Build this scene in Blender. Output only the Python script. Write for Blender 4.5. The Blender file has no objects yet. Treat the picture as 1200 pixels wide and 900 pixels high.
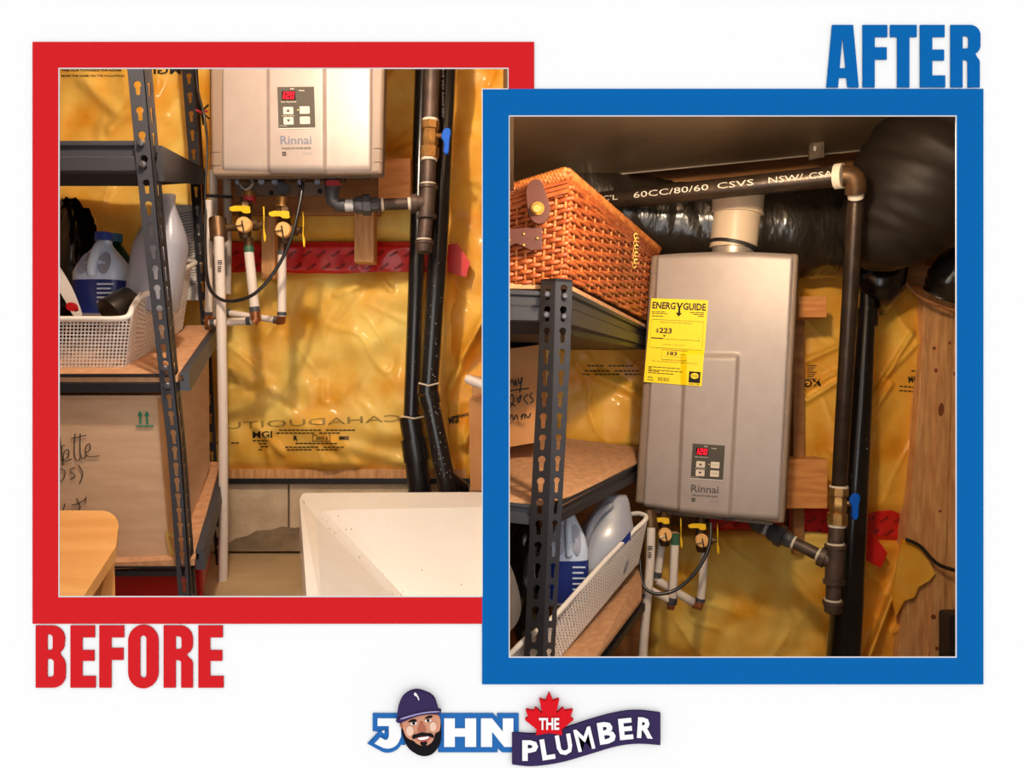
import bpy, math, random
from mathutils import Vector, noise
from mathutils.geometry import tessellate_polygon
random.seed(7)
S = bpy.context.scene
C = S.collection
F = 900.0
# ---------------------------------------------------------------- camera, world, lights, exposure
cam = bpy.data.cameras.new('camera'); camo = bpy.data.objects.new('camera', cam); C.objects.link(camo)
cam.sensor_width = 36; cam.lens = 36 * F / 1200; cam.clip_start = 0.05
camo.location = (0, 0, 0); camo.rotation_euler = (math.pi / 2, 0, 0); S.camera = camo
w = bpy.data.worlds.new('world'); S.world = w; w.use_nodes = True
w.node_tree.nodes['Background'].inputs[0].default_value = (1, 1, 1, 1)
w.node_tree.nodes['Background'].inputs[1].default_value = 2.2
S.view_settings.view_transform = 'Standard'; S.view_settings.look = 'None'
S.view_settings.exposure = 0; S.view_settings.gamma = 1; S.view_settings.use_curve_mapping = False
def lamp(name, loc, power, col, rad):
    l = bpy.data.lights.new(name, 'POINT'); l.energy = power; l.color = col; l.shadow_soft_size = rad
    o = bpy.data.objects.new(name, l); o.location = loc; C.objects.link(o)
lamp('utility_bulb', (-0.40, 1.03, 0.88), 31, (1.0, 0.80, 0.60), 0.025)
lamp('work_bulb', (0.32, 1.03, 0.42), 21, (1.0, 0.76, 0.50), 0.03)
# ---------------------------------------------------------------- helpers
def at(px, py, Y): return Vector(((px - 600) / F * Y, Y, (450 - py) / F * Y))
def lerp(a, b, t): return a + (b - a) * t
def lin(c):
    r = []
    for v in c:
        v /= 255.0
        r.append(v / 12.92 if v <= .04045 else ((v + .055) / 1.055) ** 2.4)
    return (*r, 1)
def tag(o, label=None, cat=None, group=None, kind=None):
    for k, v in (('label', label), ('category', cat), ('group', group), ('kind', kind)):
        if v: o[k] = v
    return o
WL = {}
def empty(name, loc, label, cat, group=None):
    o = bpy.data.objects.new(name, None); o.empty_display_size = .05; o.location = loc; C.objects.link(o)
    WL[o.name] = Vector(loc)
    return tag(o, label, cat, group)
class MB:
    def __init__(s): s.v = []; s.f = []; s.u = None
    def add(s, vs, fs):
        b = len(s.v); s.v += [Vector(x) for x in vs]; s.f += [[i + b for i in f] for f in fs]; return s
    def quad(s, *p): return s.add(p, [list(range(len(p)))])
    def hexa(s, a, b):           # two loops of equal length, front and back
        n = len(a)
        return s.add(list(a) + list(b), [list(range(n)), list(range(2 * n - 1, n - 1, -1))] + [[i, i + n, (i + 1) % n + n, (i + 1) % n] for i in range(n)])
    def pbox(s, x0, y0, x1, y1, Y0, Y1):   # straight box: front face seen at pixel rect, depth Y0..Y1
        a = [at(x0, y0, Y0), at(x1, y0, Y0), at(x1, y1, Y0), at(x0, y1, Y0)]
        return s.hexa(a, [p + Vector((0, Y1 - Y0, 0)) for p in a])
    def box(s, x0, x1, y0, y1, z0, z1):
        a = [Vector(p) for p in ((x0, y0, z0), (x1, y0, z0), (x1, y0, z1), (x0, y0, z1))]
        return s.hexa(a, [p + Vector((0, y1 - y0, 0)) for p in a])
    def grid(s, fn, nu, nv):
        vs = [fn(i / nu, j / nv) for j in range(nv + 1) for i in range(nu + 1)]
        return s.add(vs, [[j * (nu + 1) + i, j * (nu + 1) + i + 1, (j + 1) * (nu + 1) + i + 1, (j + 1) * (nu + 1) + i] for j in range(nv) for i in range(nu)])
    def plate(s, loops, mf, mb):
        pts = [p for l in loops for p in l]
        tris = tessellate_polygon([[Vector((p[0], p[1], 0)) for p in l] for l in loops])
        n = len(pts); s_f = [list(t) for t in tris] + [[i + n for i in reversed(t)] for t in tris]; b = 0
        for l in loops:
            m = len(l); s_f += [[b + i, b + (i + 1) % m, b + (i + 1) % m + n, b + i + n] for i in range(m)]; b += m
        return s.add([mf(*p) for p in pts] + [mb(*p) for p in pts], s_f)
    def pplate(s, loops, Y, t):
        return s.plate(loops, lambda x, y: at(x, y, Y), lambda x, y: at(x, y, Y) + Vector((0, t, 0)))
    def tube(s, pts, r, n=12, caps=True):
        pts = [Vector(p) for p in pts]; m = len(pts)
        rs = r if isinstance(r, (list, tuple)) else [r] * m
        up = None; rings = []
        for i, p in enumerate(pts):
            d = (pts[min(i + 1, m - 1)] - pts[max(i - 1, 0)])
            if d.length < 1e-9: d = Vector((0, 0, 1))
            d.normalize()
            if up is None:
                up = Vector((0, 1, 0)) if abs(d.y) < .9 else Vector((1, 0, 0))
            a = (up - d * up.dot(d)).normalized(); up = a; b = d.cross(a)
            rings.append([p + (a * math.cos(2 * math.pi * k / n) + b * math.sin(2 * math.pi * k / n)) * rs[i] for k in range(n)])
        fs = [[i * n + k, i * n + (k + 1) % n, (i + 1) * n + (k + 1) % n, (i + 1) * n + k] for i in range(m - 1) for k in range(n)]
        if caps: fs += [list(range(n))[::-1], [(m - 1) * n + k for k in range(n)]]
        return s.add([v for r_ in rings for v in r_], fs)
    def ptube(s, pp, rpx, n=12):   # (px,py,Y) points, radius in px at the first point's depth
        pts = [at(*p) for p in pp]
        if isinstance(rpx, (list, tuple)): r = [a / F * p[2] for a, p in zip(rpx, pp)]
        else: r = rpx / F * pp[0][2]
        return s.tube(pts, r, n)
    def seg(s, a, b, stops, n=14):   # lathe between 3D points: stops (t, radius)
        a = Vector(a); b = Vector(b)
        return s.tube([a.lerp(b, t) for t, _ in stops], [r for _, r in stops], n)
    def text(s, string, x, y, wd, ht, mf, rot=0, bold=0, mirror=False):
        vs, fs = glyphs(string, bold)
        x0 = min(v[0] for v in vs); x1 = max(v[0] for v in vs); y0 = min(v[1] for v in vs); y1 = max(v[1] for v in vs)
        c, sn = math.cos(rot), math.sin(rot); out = []
        for v in vs:
            a = (v[0] - x0) / (x1 - x0) * wd; b = (v[1] - y0) / (y1 - y0) * ht
            if mirror: a = wd - a
            out.append(mf(x + a * c + b * sn, y - b * c + a * sn))
        return s.add(out, fs)
    def build(s, name, mat, parent=None, smooth=False, kind=None, label=None, mods=None):
        lo = [min(v[i] for v in s.v) for i in range(3)]; hi = [max(v[i] for v in s.v) for i in range(3)]
        c = Vector(((lo[0] + hi[0]) / 2, (lo[1] + hi[1]) / 2, lo[2]))
        me = bpy.data.meshes.new(name); me.from_pydata([v - c for v in s.v], [], s.f); me.update()
        import bmesh
        bm = bmesh.new(); bm.from_mesh(me); bmesh.ops.recalc_face_normals(bm, faces=bm.faces)
        bm.to_mesh(me); bm.free()
        me.materials.append(mat)
        if smooth: me.shade_smooth(); 
        o = bpy.data.objects.new(name, me); C.objects.link(o)
        if parent: o.parent = parent; o.location = c - WL[parent.name]
        else: o.location = c
        WL[o.name] = c
        if smooth == 'auto':
            try:
                for p in me.polygons: p.use_smooth = True
                me.set_sharp_from_angle(angle=.7)
            except Exception: pass
        if mods: mods(o)
        if kind: o['kind'] = kind
        if label: o['label'] = label
        return o
_g = {}
def glyphs(string, bold=0):
    k = (string, bold)
    if k not in _g:
        cu = bpy.data.curves.new('t', 'FONT'); cu.body = string; cu.offset = bold; cu.resolution_u = 2
        o = bpy.data.objects.new('t', cu); C.objects.link(o); bpy.context.view_layer.update()
        me = bpy.data.meshes.new_from_object(o)
        _g[k] = ([(v.co.x, v.co.y) for v in me.vertices], [list(p.vertices) for p in me.polygons])
        bpy.data.objects.remove(o); bpy.data.curves.remove(cu); bpy.data.meshes.remove(me)
    return _g[k]
def bev(wd, seg=2):
    def f(o):
        m = o.modifiers.new('bevel', 'BEVEL'); m.width = wd; m.segments = seg; m.limit_method = 'ANGLE'; m.angle_limit = .6
    return f
def solid(t):
    def f(o):
        m = o.modifiers.new('solid', 'SOLIDIFY'); m.thickness = t
    return f
def mat(name, col, rough=.6, metal=0, col2=None, scale=8, stretch=(1, 1, 1), bump=0, bscale=60, coat=0, coat_r=.1, spec=.5, contrast=(.35, .65), emis=None, trans=0, alpha=1, detail=4, dist=.003):
    m = bpy.data.materials.new(name); m.use_nodes = True; nt = m.node_tree; b = nt.nodes['Principled BSDF']
    b.inputs['Base Color'].default_value = lin(col); b.inputs['Roughness'].default_value = rough; b.inputs['Metallic'].default_value = metal
    b.inputs['Specular IOR Level'].default_value = spec; b.inputs['Coat Weight'].default_value = coat; b.inputs['Coat Roughness'].default_value = coat_r
    b.inputs['Transmission Weight'].default_value = trans; b.inputs['Alpha'].default_value = alpha
    if emis: b.inputs['Emission Color'].default_value = lin(emis[0]); b.inputs['Emission Strength'].default_value = emis[1]
    if col2 or bump:
        tc = nt.nodes.new('ShaderNodeTexCoord'); mp = nt.nodes.new('ShaderNodeMapping'); mp.inputs['Scale'].default_value = stretch
        nt.links.new(tc.outputs['Object'], mp.inputs[0])
    if col2:
        n = nt.nodes.new('ShaderNodeTexNoise'); n.inputs['Scale'].default_value = scale; n.inputs['Detail'].default_value = detail
        r = nt.nodes.new('ShaderNodeValToRGB'); r.color_ramp.elements[0].position = contrast[0]; r.color_ramp.elements[1].position = contrast[1]
        r.color_ramp.elements[0].color = lin(col); r.color_ramp.elements[1].color = lin(col2)
        nt.links.new(mp.outputs[0], n.inputs[0]); nt.links.new(n.outputs[0], r.inputs[0]); nt.links.new(r.outputs[0], b.inputs['Base Color'])
    if bump:
        n2 = nt.nodes.new('ShaderNodeTexNoise'); n2.inputs['Scale'].default_value = bscale; n2.inputs['Detail'].default_value = 3
        bp = nt.nodes.new('ShaderNodeBump'); bp.inputs['Strength'].default_value = bump; bp.inputs['Distance'].default_value = dist
        nt.links.new(mp.outputs[0], n2.inputs[0]); nt.links.new(n2.outputs[0], bp.inputs['Height']); nt.links.new(bp.outputs[0], b.inputs['Normal'])
        if coat: nt.links.new(bp.outputs[0], b.inputs['Coat Normal'])
    return m
K = 1 / 2.2
def flat(name, c):
    m = mat(name, c, rough=1, spec=0); v = m.node_tree.nodes['Principled BSDF'].inputs['Base Color']
    v.default_value = (*[min(.97, x * K) for x in v.default_value[:3]], 1); return m
M = dict(
 white=flat('white_board', (254, 254, 254)), red=flat('red_acrylic', (218, 38, 43)), blue=flat('blue_acrylic', (16, 104, 178)),
 edge=flat('pale_edge', (225, 222, 226)), lblue=flat('logo_blue', (47, 112, 186)), navy=flat('logo_navy', (62, 50, 90)), lred=flat('logo_red', (226, 30, 40)),
 lwhite=flat('logo_white', (255, 255, 255)), skin=flat('logo_skin', (224, 158, 128)), skin2=flat('logo_skin_light', (246, 205, 180)), lblack=flat('logo_black', (32, 29, 32)),
 skin3=flat('logo_skin_deep', (186, 112, 88)), brim=flat('logo_brim', (170, 162, 205)), lip=flat('logo_lip', (196, 90, 84)),
 insul=mat('insulation', (234, 164, 36), .58, col2=(252, 222, 118), scale=6.5, coat=.16, coat_r=.14, bump=.3, bscale=34, spec=.35, dist=.003, detail=8),
 insulB=mat('insulation_orange', (234, 154, 28), .58, col2=(250, 200, 84), scale=7, coat=.18, coat_r=.13, bump=.3, bscale=34, spec=.35, dist=.003, detail=8),
 rtape=mat('red_sheathing_tape', (206, 20, 24), .4, col2=(226, 40, 38), coat=.3, coat_r=.12, bump=.3, bscale=40, scale=20),
 print_=mat('black_print', (24, 20, 14), .6), faint=mat('faint_print', (160, 128, 52), .6),
 wood=mat('pine', (196, 138, 84), .6, col2=(222, 170, 112), scale=14, stretch=(8, 8, 1), bump=.1, bscale=40),
 woodh=mat('pine_block', (204, 128, 64), .6, col2=(226, 156, 88), scale=12, stretch=(1, 8, 8), bump=.1, bscale=40),
 woodd=mat('plywood', (150, 98, 54), .7, col2=(176, 120, 70), scale=10, stretch=(1, 6, 6)),
 knot=mat('knot', (128, 66, 34), .7), 
 concrete=mat('concrete', (196, 174, 142), .9, col2=(222, 202, 170), scale=14, bump=.5, bscale=70),
 concd=mat('damp_concrete', (128, 110, 86), .95, col2=(158, 138, 110), scale=18, bump=.6, bscale=80),
 floor=mat('concrete_floor', (176, 152, 112), .8, col2=(196, 172, 132), scale=5, bump=.2, bscale=50),
 drywall=mat('unpainted_board', (120, 98, 70), .9, col2=(136, 110, 80)),
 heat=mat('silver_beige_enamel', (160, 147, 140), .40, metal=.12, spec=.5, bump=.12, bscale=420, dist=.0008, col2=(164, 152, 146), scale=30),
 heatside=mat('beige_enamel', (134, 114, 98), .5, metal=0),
 heatdark=mat('heater_underside', (120, 104, 88), .55, metal=.4, col2=(70, 62, 52), scale=40),
 panel=mat('control_panel_grey', (80, 76, 70), .65, spec=.2), button=mat('button_cream', (222, 208, 190), .5), dispb=mat('display_black', (18, 6, 8), .6, spec=.1),
 led=mat('led_red', (255, 30, 50), .5, emis=((255, 30, 55), 1.2), spec=.1), ledy=mat('led_yellow', (240, 220, 90), .5),
 logog=mat('logo_grey_print', (104, 110, 130), .5), logod=mat('logo_dark_print', (84, 78, 76), .5), white_print=mat('white_print', (230, 222, 208), .6),
 steel=mat('slate_steel', (60, 62, 70), .5, metal=.1, coat=.05, coat_r=.3), steeld=mat('black_steel_and_shade', (34, 34, 40), .45, metal=.1),  # the dark tone also stands in for shade on shelf parts
 bolt=mat('bolt_steel', (98, 98, 106), .35, metal=.6),
 board=mat('particle_board', (186, 136, 96), .85, col2=(206, 156, 114), scale=60, bump=.1, bscale=200),
 card=mat('cardboard', (196, 160, 128), .85, col2=(206, 172, 140), scale=10, stretch=(1, 1, 6)), cardd=mat('cardboard_dark', (186, 128, 76), .85, col2=(198, 142, 90), scale=9),
 green=mat('green_print', (36, 128, 92), .7), pen=mat('pen', (58, 50, 48), .7),
 wire=mat('white_coated_wire', (236, 228, 220), .4), mesh=mat('white_mesh', (226, 218, 212), .45),
 jug=mat('jug_plastic', (205, 218, 240), .32, spec=.6), jugc=mat('clear_jug_plastic', (168, 170, 184), .3, alpha=.82, coat=.3), jugshade=mat('jug_recess_shade', (150, 150, 168), .4),
 bluel=mat('blue_label', (26, 44, 120), .35), bluecap=mat('blue_cap', (28, 60, 150), .35), teal=mat('teal_cap', (38, 110, 160), .4), gbot=mat('green_bottle', (22, 58, 26), .25, coat=.4),
 bag=mat('black_bag', (16, 15, 16), .25, coat=.6, coat_r=.15), paper=mat('paper', (214, 206, 202), .8), 
 ink=mat('ink', (70, 66, 80), .8), can=mat('black_can', (52, 46, 42), .3, metal=.5), redp=mat('red_plastic', (178, 18, 26), .4),
 table=mat('honey_wood', (228, 164, 92), .4, col2=(240, 184, 112), scale=5, stretch=(1, 6, 6), coat=.2), sink=mat('white_sink_plastic', (238, 232, 222), .35, col2=(242, 238, 230), coat=.2, coat_r=.2),
 stain=mat('yellow_edge', (196, 160, 84), .5),
 abs=mat('black_abs', (26, 26, 28), .25, coat=.4, coat_r=.15), fleck=mat('white_fleck', (190, 190, 190), .7),
 iron=mat('iron_pipe', (92, 74, 64), .5, metal=.25, col2=(64, 52, 46), scale=30, bump=.25, bscale=120), ironb=mat('dark_iron_pipe', (58, 48, 42), .33, metal=.6, col2=(76, 62, 50), scale=25, bump=.2, bscale=100),
 brass=mat('brass', (190, 146, 84), .35, metal=.7, col2=(150, 108, 60), scale=50), bronze=mat('bronze', (112, 82, 52), .45, metal=.6, col2=(84, 62, 42), scale=40),
 copper=mat('copper', (176, 110, 70), .35, metal=.7), fore=mat('dark_grey_fitting', (70, 70, 76), .45), putty=mat('pipe_dope', (222, 210, 190), .7),
 dope=mat('grey_dope', (196, 196, 200), .7), hblue=mat('blue_handle', (10, 88, 200), .6, spec=.2), yel=mat('yellow_handle', (232, 186, 20), .4), pex=mat('white_pipe', (226, 214, 204), .35),
 conduit=mat('grey_conduit', (172, 160, 150), .5), tagm=mat('paper_tag', (232, 178, 108), .6), cable=mat('black_cable', (28, 26, 28), .35, coat=.3), greenf=mat('green_band', (50, 96, 70), .5),
 redw=mat('red_tag', (170, 40, 48), .6), duct=mat('sheet_metal', (150, 128, 100), .45, metal=.6, col2=(112, 92, 70), scale=3.5, bump=.15, bscale=6, dist=.02), ductl=mat('sheet_metal_edge', (190, 180, 168), .4, metal=.5),
 wrap=mat('black_plastic_wrap', (36, 30, 24), .3, coat=.55, coat_r=.14, bump=.5, bscale=9, stretch=(3, 1, 1.6), dist=.014), wrapm=mat('dull_black_wrap', (34, 26, 20), .55, spec=.3, bump=.2, bscale=8),
 vent=mat('vent_pipe_cream', (226, 202, 172), .4), gasket=mat('gasket', (40, 38, 38), .5),
 label=mat('yellow_label', (255, 226, 10), .5), wicker=mat('wicker', (150, 68, 30), .5, col2=(190, 102, 50), scale=45, coat=.15), wickerl=mat('wicker_rim', (196, 122, 60), .5, col2=(170, 92, 42), scale=45),
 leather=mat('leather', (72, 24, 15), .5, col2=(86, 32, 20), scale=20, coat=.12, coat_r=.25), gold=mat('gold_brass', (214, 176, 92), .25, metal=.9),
)
def ring_poly(x0, y0, x1, y1, r, n=8):
    out = []
    for cx, cy, a0 in ((x1 - r, y0 + r, -90), (x1 - r, y1 - r, 0), (x0 + r, y1 - r, 90), (x0 + r, y0 + r, 180)):
        for k in range(n + 1):
            a = math.radians(a0 + 90 * k / n); out.append((cx + r * math.cos(a), cy + r * math.sin(a)))
    return out
def arc(cx, cy, rx, ry, a0, a1, n=8):
    return [(cx + rx * math.cos(math.radians(lerp(a0, a1, k / n))), cy + ry * math.sin(math.radians(lerp(a0, a1, k / n)))) for k in range(n + 1)]
def ell(cx, cy, rx, ry, n=20, rot=0):
    c, s_ = math.cos(rot), math.sin(rot)
    return [(cx + rx * math.cos(t) * c - ry * math.sin(t) * s_, cy + rx * math.cos(t) * s_ + ry * math.sin(t) * c) for t in (2 * math.pi * k / n for k in range(n))]
def sm(pts, it=2):   # Chaikin closed smoothing
    for _ in range(it):
        o = []
        for i in range(len(pts)):
            a, b = pts[i], pts[(i + 1) % len(pts)]
            o += [(a[0] * .75 + b[0] * .25, a[1] * .75 + b[1] * .25), (a[0] * .25 + b[0] * .75, a[1] * .25 + b[1] * .75)]
        pts = o
    return pts
def spline(pts, n=8):
    P = [Vector(p) for p in pts]; out = []
    for i in range(len(P) - 1):
        p0, p1, p2, p3 = P[max(i - 1, 0)], P[i], P[i + 1], P[min(i + 2, len(P) - 1)]
        for k in range(n):
            t = k / n
            out.append(.5 * ((2 * p1) + (p2 - p0) * t + (2 * p0 - 5 * p1 + 4 * p2 - p3) * t * t + (3 * p1 - p0 - 3 * p2 + p3) * t ** 3))
    return [tuple(v) for v in out] + [tuple(P[-1])]
def rect(x0, y0, x1, y1): return [(x0, y0), (x1, y0), (x1, y1), (x0, y1)]
# ================================================================ STRUCTURE: display wall and the two rooms behind
W = .95
mb = MB(); mb.pplate([[(-3600, -1900), (4800, -1900), (4800, 2300), (-3600, 2300)],
   [(60, 70), (600, 70), (600, 112), (574, 112), (574, 708), (60, 708)], rect(588, 126, 1130, 780)], W, .018)
mb.build('wall_front', M['white'], kind='structure')
ZF, ZB, ZC = -.455, -1.02, 1.3
def pvx(px, Y): return (px - 600) / F * Y
Y0, Y1 = W + .019, 2.22
def wallpoly(name, pts, z0, z1, m):
    MB().hexa([Vector((x, y, z0)) for x, y in pts], [Vector((x, y, z1)) for x, y in pts]).build(name, m, kind='structure')
kz = (450 - 120) / F
MB().hexa([Vector((pvx(578, Y0), Y0, ZB)), Vector((pvx(586, Y0), Y0, ZB)), Vector((pvx(584, Y1), Y1, ZB)), Vector((pvx(579, Y1), Y1, ZB))],
   [Vector((pvx(578, Y0), Y0, kz * Y0)), Vector((pvx(586, Y0), Y0, kz * Y0)), Vector((pvx(584, Y1), Y1, kz * Y1)), Vector((pvx(579, Y1), Y1, kz * Y1))]).build('wall_partition', M['drywall'], kind='structure')
MB().hexa([Vector((pvx(578, Y0), Y0, kz * Y0)), Vector((pvx(602, Y0), Y0, kz * Y0)), Vector((pvx(602, Y1), Y1, kz * Y1)), Vector((pvx(579, Y1), Y1, kz * Y1))],
   [Vector((pvx(598, Y0), Y0, kz * Y0 + .003)), Vector((pvx(602, Y0), Y0, kz * Y0 + .003)), Vector((pvx(602, Y1), Y1, kz * Y1 + .003)), Vector((pvx(598, Y1), Y1, kz * Y1 + .003))]).build('trim_2', M['drywall'], kind='structure')
wallpoly('wall_partition', [(pvx(598, Y0), Y0), (pvx(602, Y0), Y0), (pvx(602, Y1), Y1), (pvx(598, Y1), Y1)], kz * Y0, ZC, M['drywall'])
wallpoly('wall_left', [(-1.52, Y0), (-1.48, Y0), (-1.48, Y1), (-1.52, Y1)], ZB, ZC, M['drywall'])
wallpoly('wall_right', [(1.48, Y0), (1.52, Y0), (1.52, Y1), (1.48, Y1)], ZB, ZC, M['drywall'])
wallpoly('wall_back_before', [(-1.48, 2.12), (pvx(598, 2.12), 2.12), (pvx(598, Y1), Y1), (-1.48, Y1)], ZF, ZC, M['woodd'])
wallpoly('wall_back_after', [(pvx(584, 2.14), 2.14), (1.48, 2.14), (1.48, Y1), (pvx(584, Y1), Y1)], ZB + .01, ZC, M['woodd'])
wallpoly('ceiling', [(-1.52, Y0), (1.52, Y0), (1.52, Y1), (-1.52, Y1)], ZC, ZC + .04, M['woodd'])
wallpoly('floor_before', [(-1.48, Y0), (pvx(578, Y0), Y0), (pvx(579, Y1), Y1), (-1.48, Y1)], ZF - .04, ZF, M['floor'])
wallpoly('floor_after', [(pvx(586, Y0), Y0), (1.48, Y0), (1.48, Y1), (pvx(584, Y1), Y1)], ZB - .04, ZB, M['floor'])
# concrete foundation below the sill, blocks with joints
fb = empty('foundation_wall', (-.6, 2.08, ZF), None, None); fb['kind'] = 'structure'
for (a, b) in ((20, 200), (202, 337), (339, 480), (482, 575)):
    MB().pbox(a, 566, b, 646.5, 2.06, 2.12).build('concrete_block', M['concrete'], fb, mods=bev(.003))
MB().pplate([[(250, 646), (258, 640), (268, 636), (276, 631), (290, 628), (300, 622), (318, 621), (330, 617), (346, 619), (360, 616), (376, 622), (376, 646)]], 2.056, .003).build('damp_stain', M['concd'], fb)
MB().pbox(10, 561, 577, 567, 2.045, 2.12).build('sill_gasket', M['steeld'], fb)
MB().pbox(10, 550, 577, 561.5, 2.055, 2.12).build('trim_1', M['wood'], kind='structure')
# ================================================================ FRAMES, WORDS, LOGO on the display wall
T = .0012; YW = W - .0005
r_ = empty('picture_frame', at(332, 731, YW - T), 'flat red frame around the left opening, running behind the blue frame', 'frame')
MB().pplate([[(38, 49), (626, 49), (626, 104), (595.5, 104), (595.5, 80), (69, 80), (69, 699.5), (565, 699.5), (565, 731), (38, 731)]], YW - T, T).build('frame_border', M['red'], r_)
MB().pplate([[(68.4, 79.4), (596, 79.4), (596, 104), (594.9, 104), (594.9, 80.6), (69.6, 80.6), (69.6, 698.6), (565, 698.6), (565, 699.9), (68.4, 699.9)]], YW - T - .0005, .001).build('inner_edge', M['edge'], r_)
r_ = empty('picture_frame', at(858, 802, YW - T), 'flat blue frame around the right opening, lying over the red one', 'frame')
MB().pplate([rect(565, 104, 1152.5, 802), rect(597, 136, 1120.5, 770)], YW - T, T).build('frame_border', M['blue'], r_)
MB().pplate([rect(596.2, 135.2, 1121.2, 770.8), rect(597.4, 136.4, 1120, 769.6)], YW - T - .0005, .001).build('inner_edge', M['edge'], r_)
MB().pplate([[(564.6, 103.5), (595.5, 103.5), (595.5, 104.6), (565.7, 104.6), (565.7, 699.5), (564.6, 699.5)]], YW - T - .0005, .001).build('outer_edge', M['edge'], r_)
def word(name, label, loops, sc, ox, oy, m, base):
    r = empty(name, base, label, 'sign')
    for ls in loops:
        MB().pplate([[(ox + x / sc, oy + y / sc) for x, y in l] for l in ls], YW - T, T).build('letter', m, r)
def Bcurve(x0, y0): return None
E1 = [(288,107),(420,107),(420,171),(352,171),(352,240),(417,240),(417,298),(352,298),(352,380),(424,380),(424,443),(288,443)]
bef = [
 [[(100,107)] + arc(188,177,70,70,-90,0) + arc(188,205,68,62,10,50,5) + arc(195,325,67,70,-50,0,5) + arc(195,375,67,68,0,90) + [(100,443)],
  [(163,155)] + arc(176,171,16,16,-90,0,4) + arc(176,224,16,16,0,90,4) + [(163,240)], [(163,287)] + arc(180,305,18,18,-90,0,4) + arc(180,367,18,18,0,90,4) + [(163,385)]],
 [E1],
 [[(444,107),(578,107),(578,171),(509,171),(509,228),(574,228),(574,293),(509,293),(509,443),(444,443)]],
 [arc(682,190,82,87,-180,0,14) + arc(682,360,82,87,0,180,14), arc(682,178,17,18,-180,0,8) + arc(682,372,17,18,0,180,8)],
 [[(792,107)] + arc(882,180,68,73,-90,0) + arc(882,210,68,62,0,60,5) + arc(908,315,42,38,-60,0,5) + [(950,443),(887,443)] + arc(872,308,15,14,0,-90,4) + [(857,294),(857,443),(792,443)],
  [(857,165)] + arc(874,181,15,16,-90,0,4) + arc(874,219,15,16,0,90,4) + [(857,235)]],
 [[(x + 692, y) for x, y in E1]]]
word('before_sign', 'red block capital word BEFORE under the red frame', bef, 4.615, 20, 710, M['red'], at(150, 806, YW))
aft = [
 [[(138,104),(272,104),(308,503),(236,503),(230,442),(180,442),(176,503),(101,503)], [(204,175),(224,381),(186,381)]],
 [[(333,104),(491,104),(491,181),(410,181),(410,247),(487,247),(487,325),(410,325),(410,503),(333,503)]],
 [[(509,104),(679,104),(679,181),(632,181),(632,503),(554,503),(554,181),(509,181)]],
 [[(700,104),(857,104),(857,181),(778,181),(778,262),(854,262),(854,331),(778,331),(778,427),(861,427),(861,503),(700,503)]],
 [[(895,104),(1025,104)] + arc(1020,170,66,66,-80,0) + arc(1020,235,66,62,0,60,5) + arc(1040,345,42,40,-50,0,5) + [(1082,503),(1005,503)] + arc(990,345,15,17,0,-90,4) + [(972,328),(972,503),(895,503)],
  [(972,175)] + arc(993,192,17,17,-90,0,4) + arc(993,238,17,17,0,90,4) + [(972,255)]]]
word('after_sign', 'blue block capital word AFTER above the blue frame', aft, 5.4545, 950, 10, M['blue'], at(1060, 103, YW))
lg = empty('logo_sign', at(600, 898, YW), 'blue, navy and red trade logo sign centred below the frames', 'sign')
def lp(name, loops, lay, m, x0=420, label=None):
    return MB().pplate([[(x0 + x / 6, 800 + y / 6) for x, y in l] for l in loops], YW - .001 - .0009 * lay, .0009 * lay + .0009).build(name, m, lg, label=label)
lp('letter_outline', [[(100,215),(330,215),(330,440)] + arc(205,380,110,113,30,110,8) + [(62,428),(140,345),(100,340)]], 0, M['lblue'])
lp('letter_outline', [[(560,215),(945,215),(975,247),(975,215),(1127,215),(1127,490),(1010,490),(978,460),(978,490),(560,490)]], 0, M['lblue'])
lp('letter', [[(135,252),(300,252),(300,380)] + arc(205,380,88,84,15,110,8) + [(112,428),(152,385)] + arc(190,372,24,32,130,0,6) + [(214,305),(135,305)]], 1, M['lwhite'])
lp('arrow_point', [[(140,344),(208,336),(208,375),(192,392),(180,370),(166,372),(150,384),(112,428),(85,428)]], 2, M['lblue'])
lp('arrow_cut', [[(163,344),(183,338),(181,358)]], 3, M['lwhite'])
lp('letter', [[(603,252),(678,252),(678,322),(750,322),(750,252),(828,252),(828,452),(750,452),(750,380),(678,380),(678,452),(603,452)]], 1, M['lwhite'])
lp('letter', [[(862,252),(940,252),(1015,345),(1015,252),(1090,252),(1090,452),(1025,452),(940,345),(940,452),(862,452)]], 1, M['lwhite'])
lp('beard', [sm([(298,290),(580,240),(583,390),(572,440),(530,500),(475,520),(420,512),(350,465),(318,400),(300,330)])], 2, M['lblack'])
lp('face', [sm([(295,285),(345,255),(450,225),(545,222),(572,240),(578,300),(570,345),(540,350),(530,400),(505,432),(455,450),(410,430),(385,405),(360,400),(330,375),(312,320)])], 3, M['skin'])
lp('cheek', [ell(362,340,26,36)], 4, M['skin2']); lp('cheek', [ell(525,310,24,34)], 4, M['skin2'])
lp('nose', [sm([(432,280),(446,270),(462,300),(478,330),(465,350),(425,350),(412,335)])], 4, M['skin3'])
lp('moustache', [sm([(374,388),(385,370),(420,362),(450,352),(480,360),(510,358),(532,378),(528,392),(500,378),(452,372),(410,384),(392,400)],1)], 5, M['lblack'])
lp('soul_patch', [sm([(432,425),(455,415),(485,420),(478,440),(460,452),(440,440)])], 5, M['lblack'])
lp('mouth', [sm([(400,388),(450,380),(512,372),(500,400),(465,418),(425,412)])], 5, M['lip']); lp('teeth', [sm([(412,390),(450,384),(502,378),(490,394),(455,404),(425,402)])], 6, M['lwhite'])
for ex, ey in ((388, 288), (490, 268)):
    lp('eye', [ell(ex, ey, 24, 9, 14, -.15)], 4, M['lwhite']); lp('iris', [ell(ex, ey, 10, 9, 12)], 5, M['lblack'])
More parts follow.
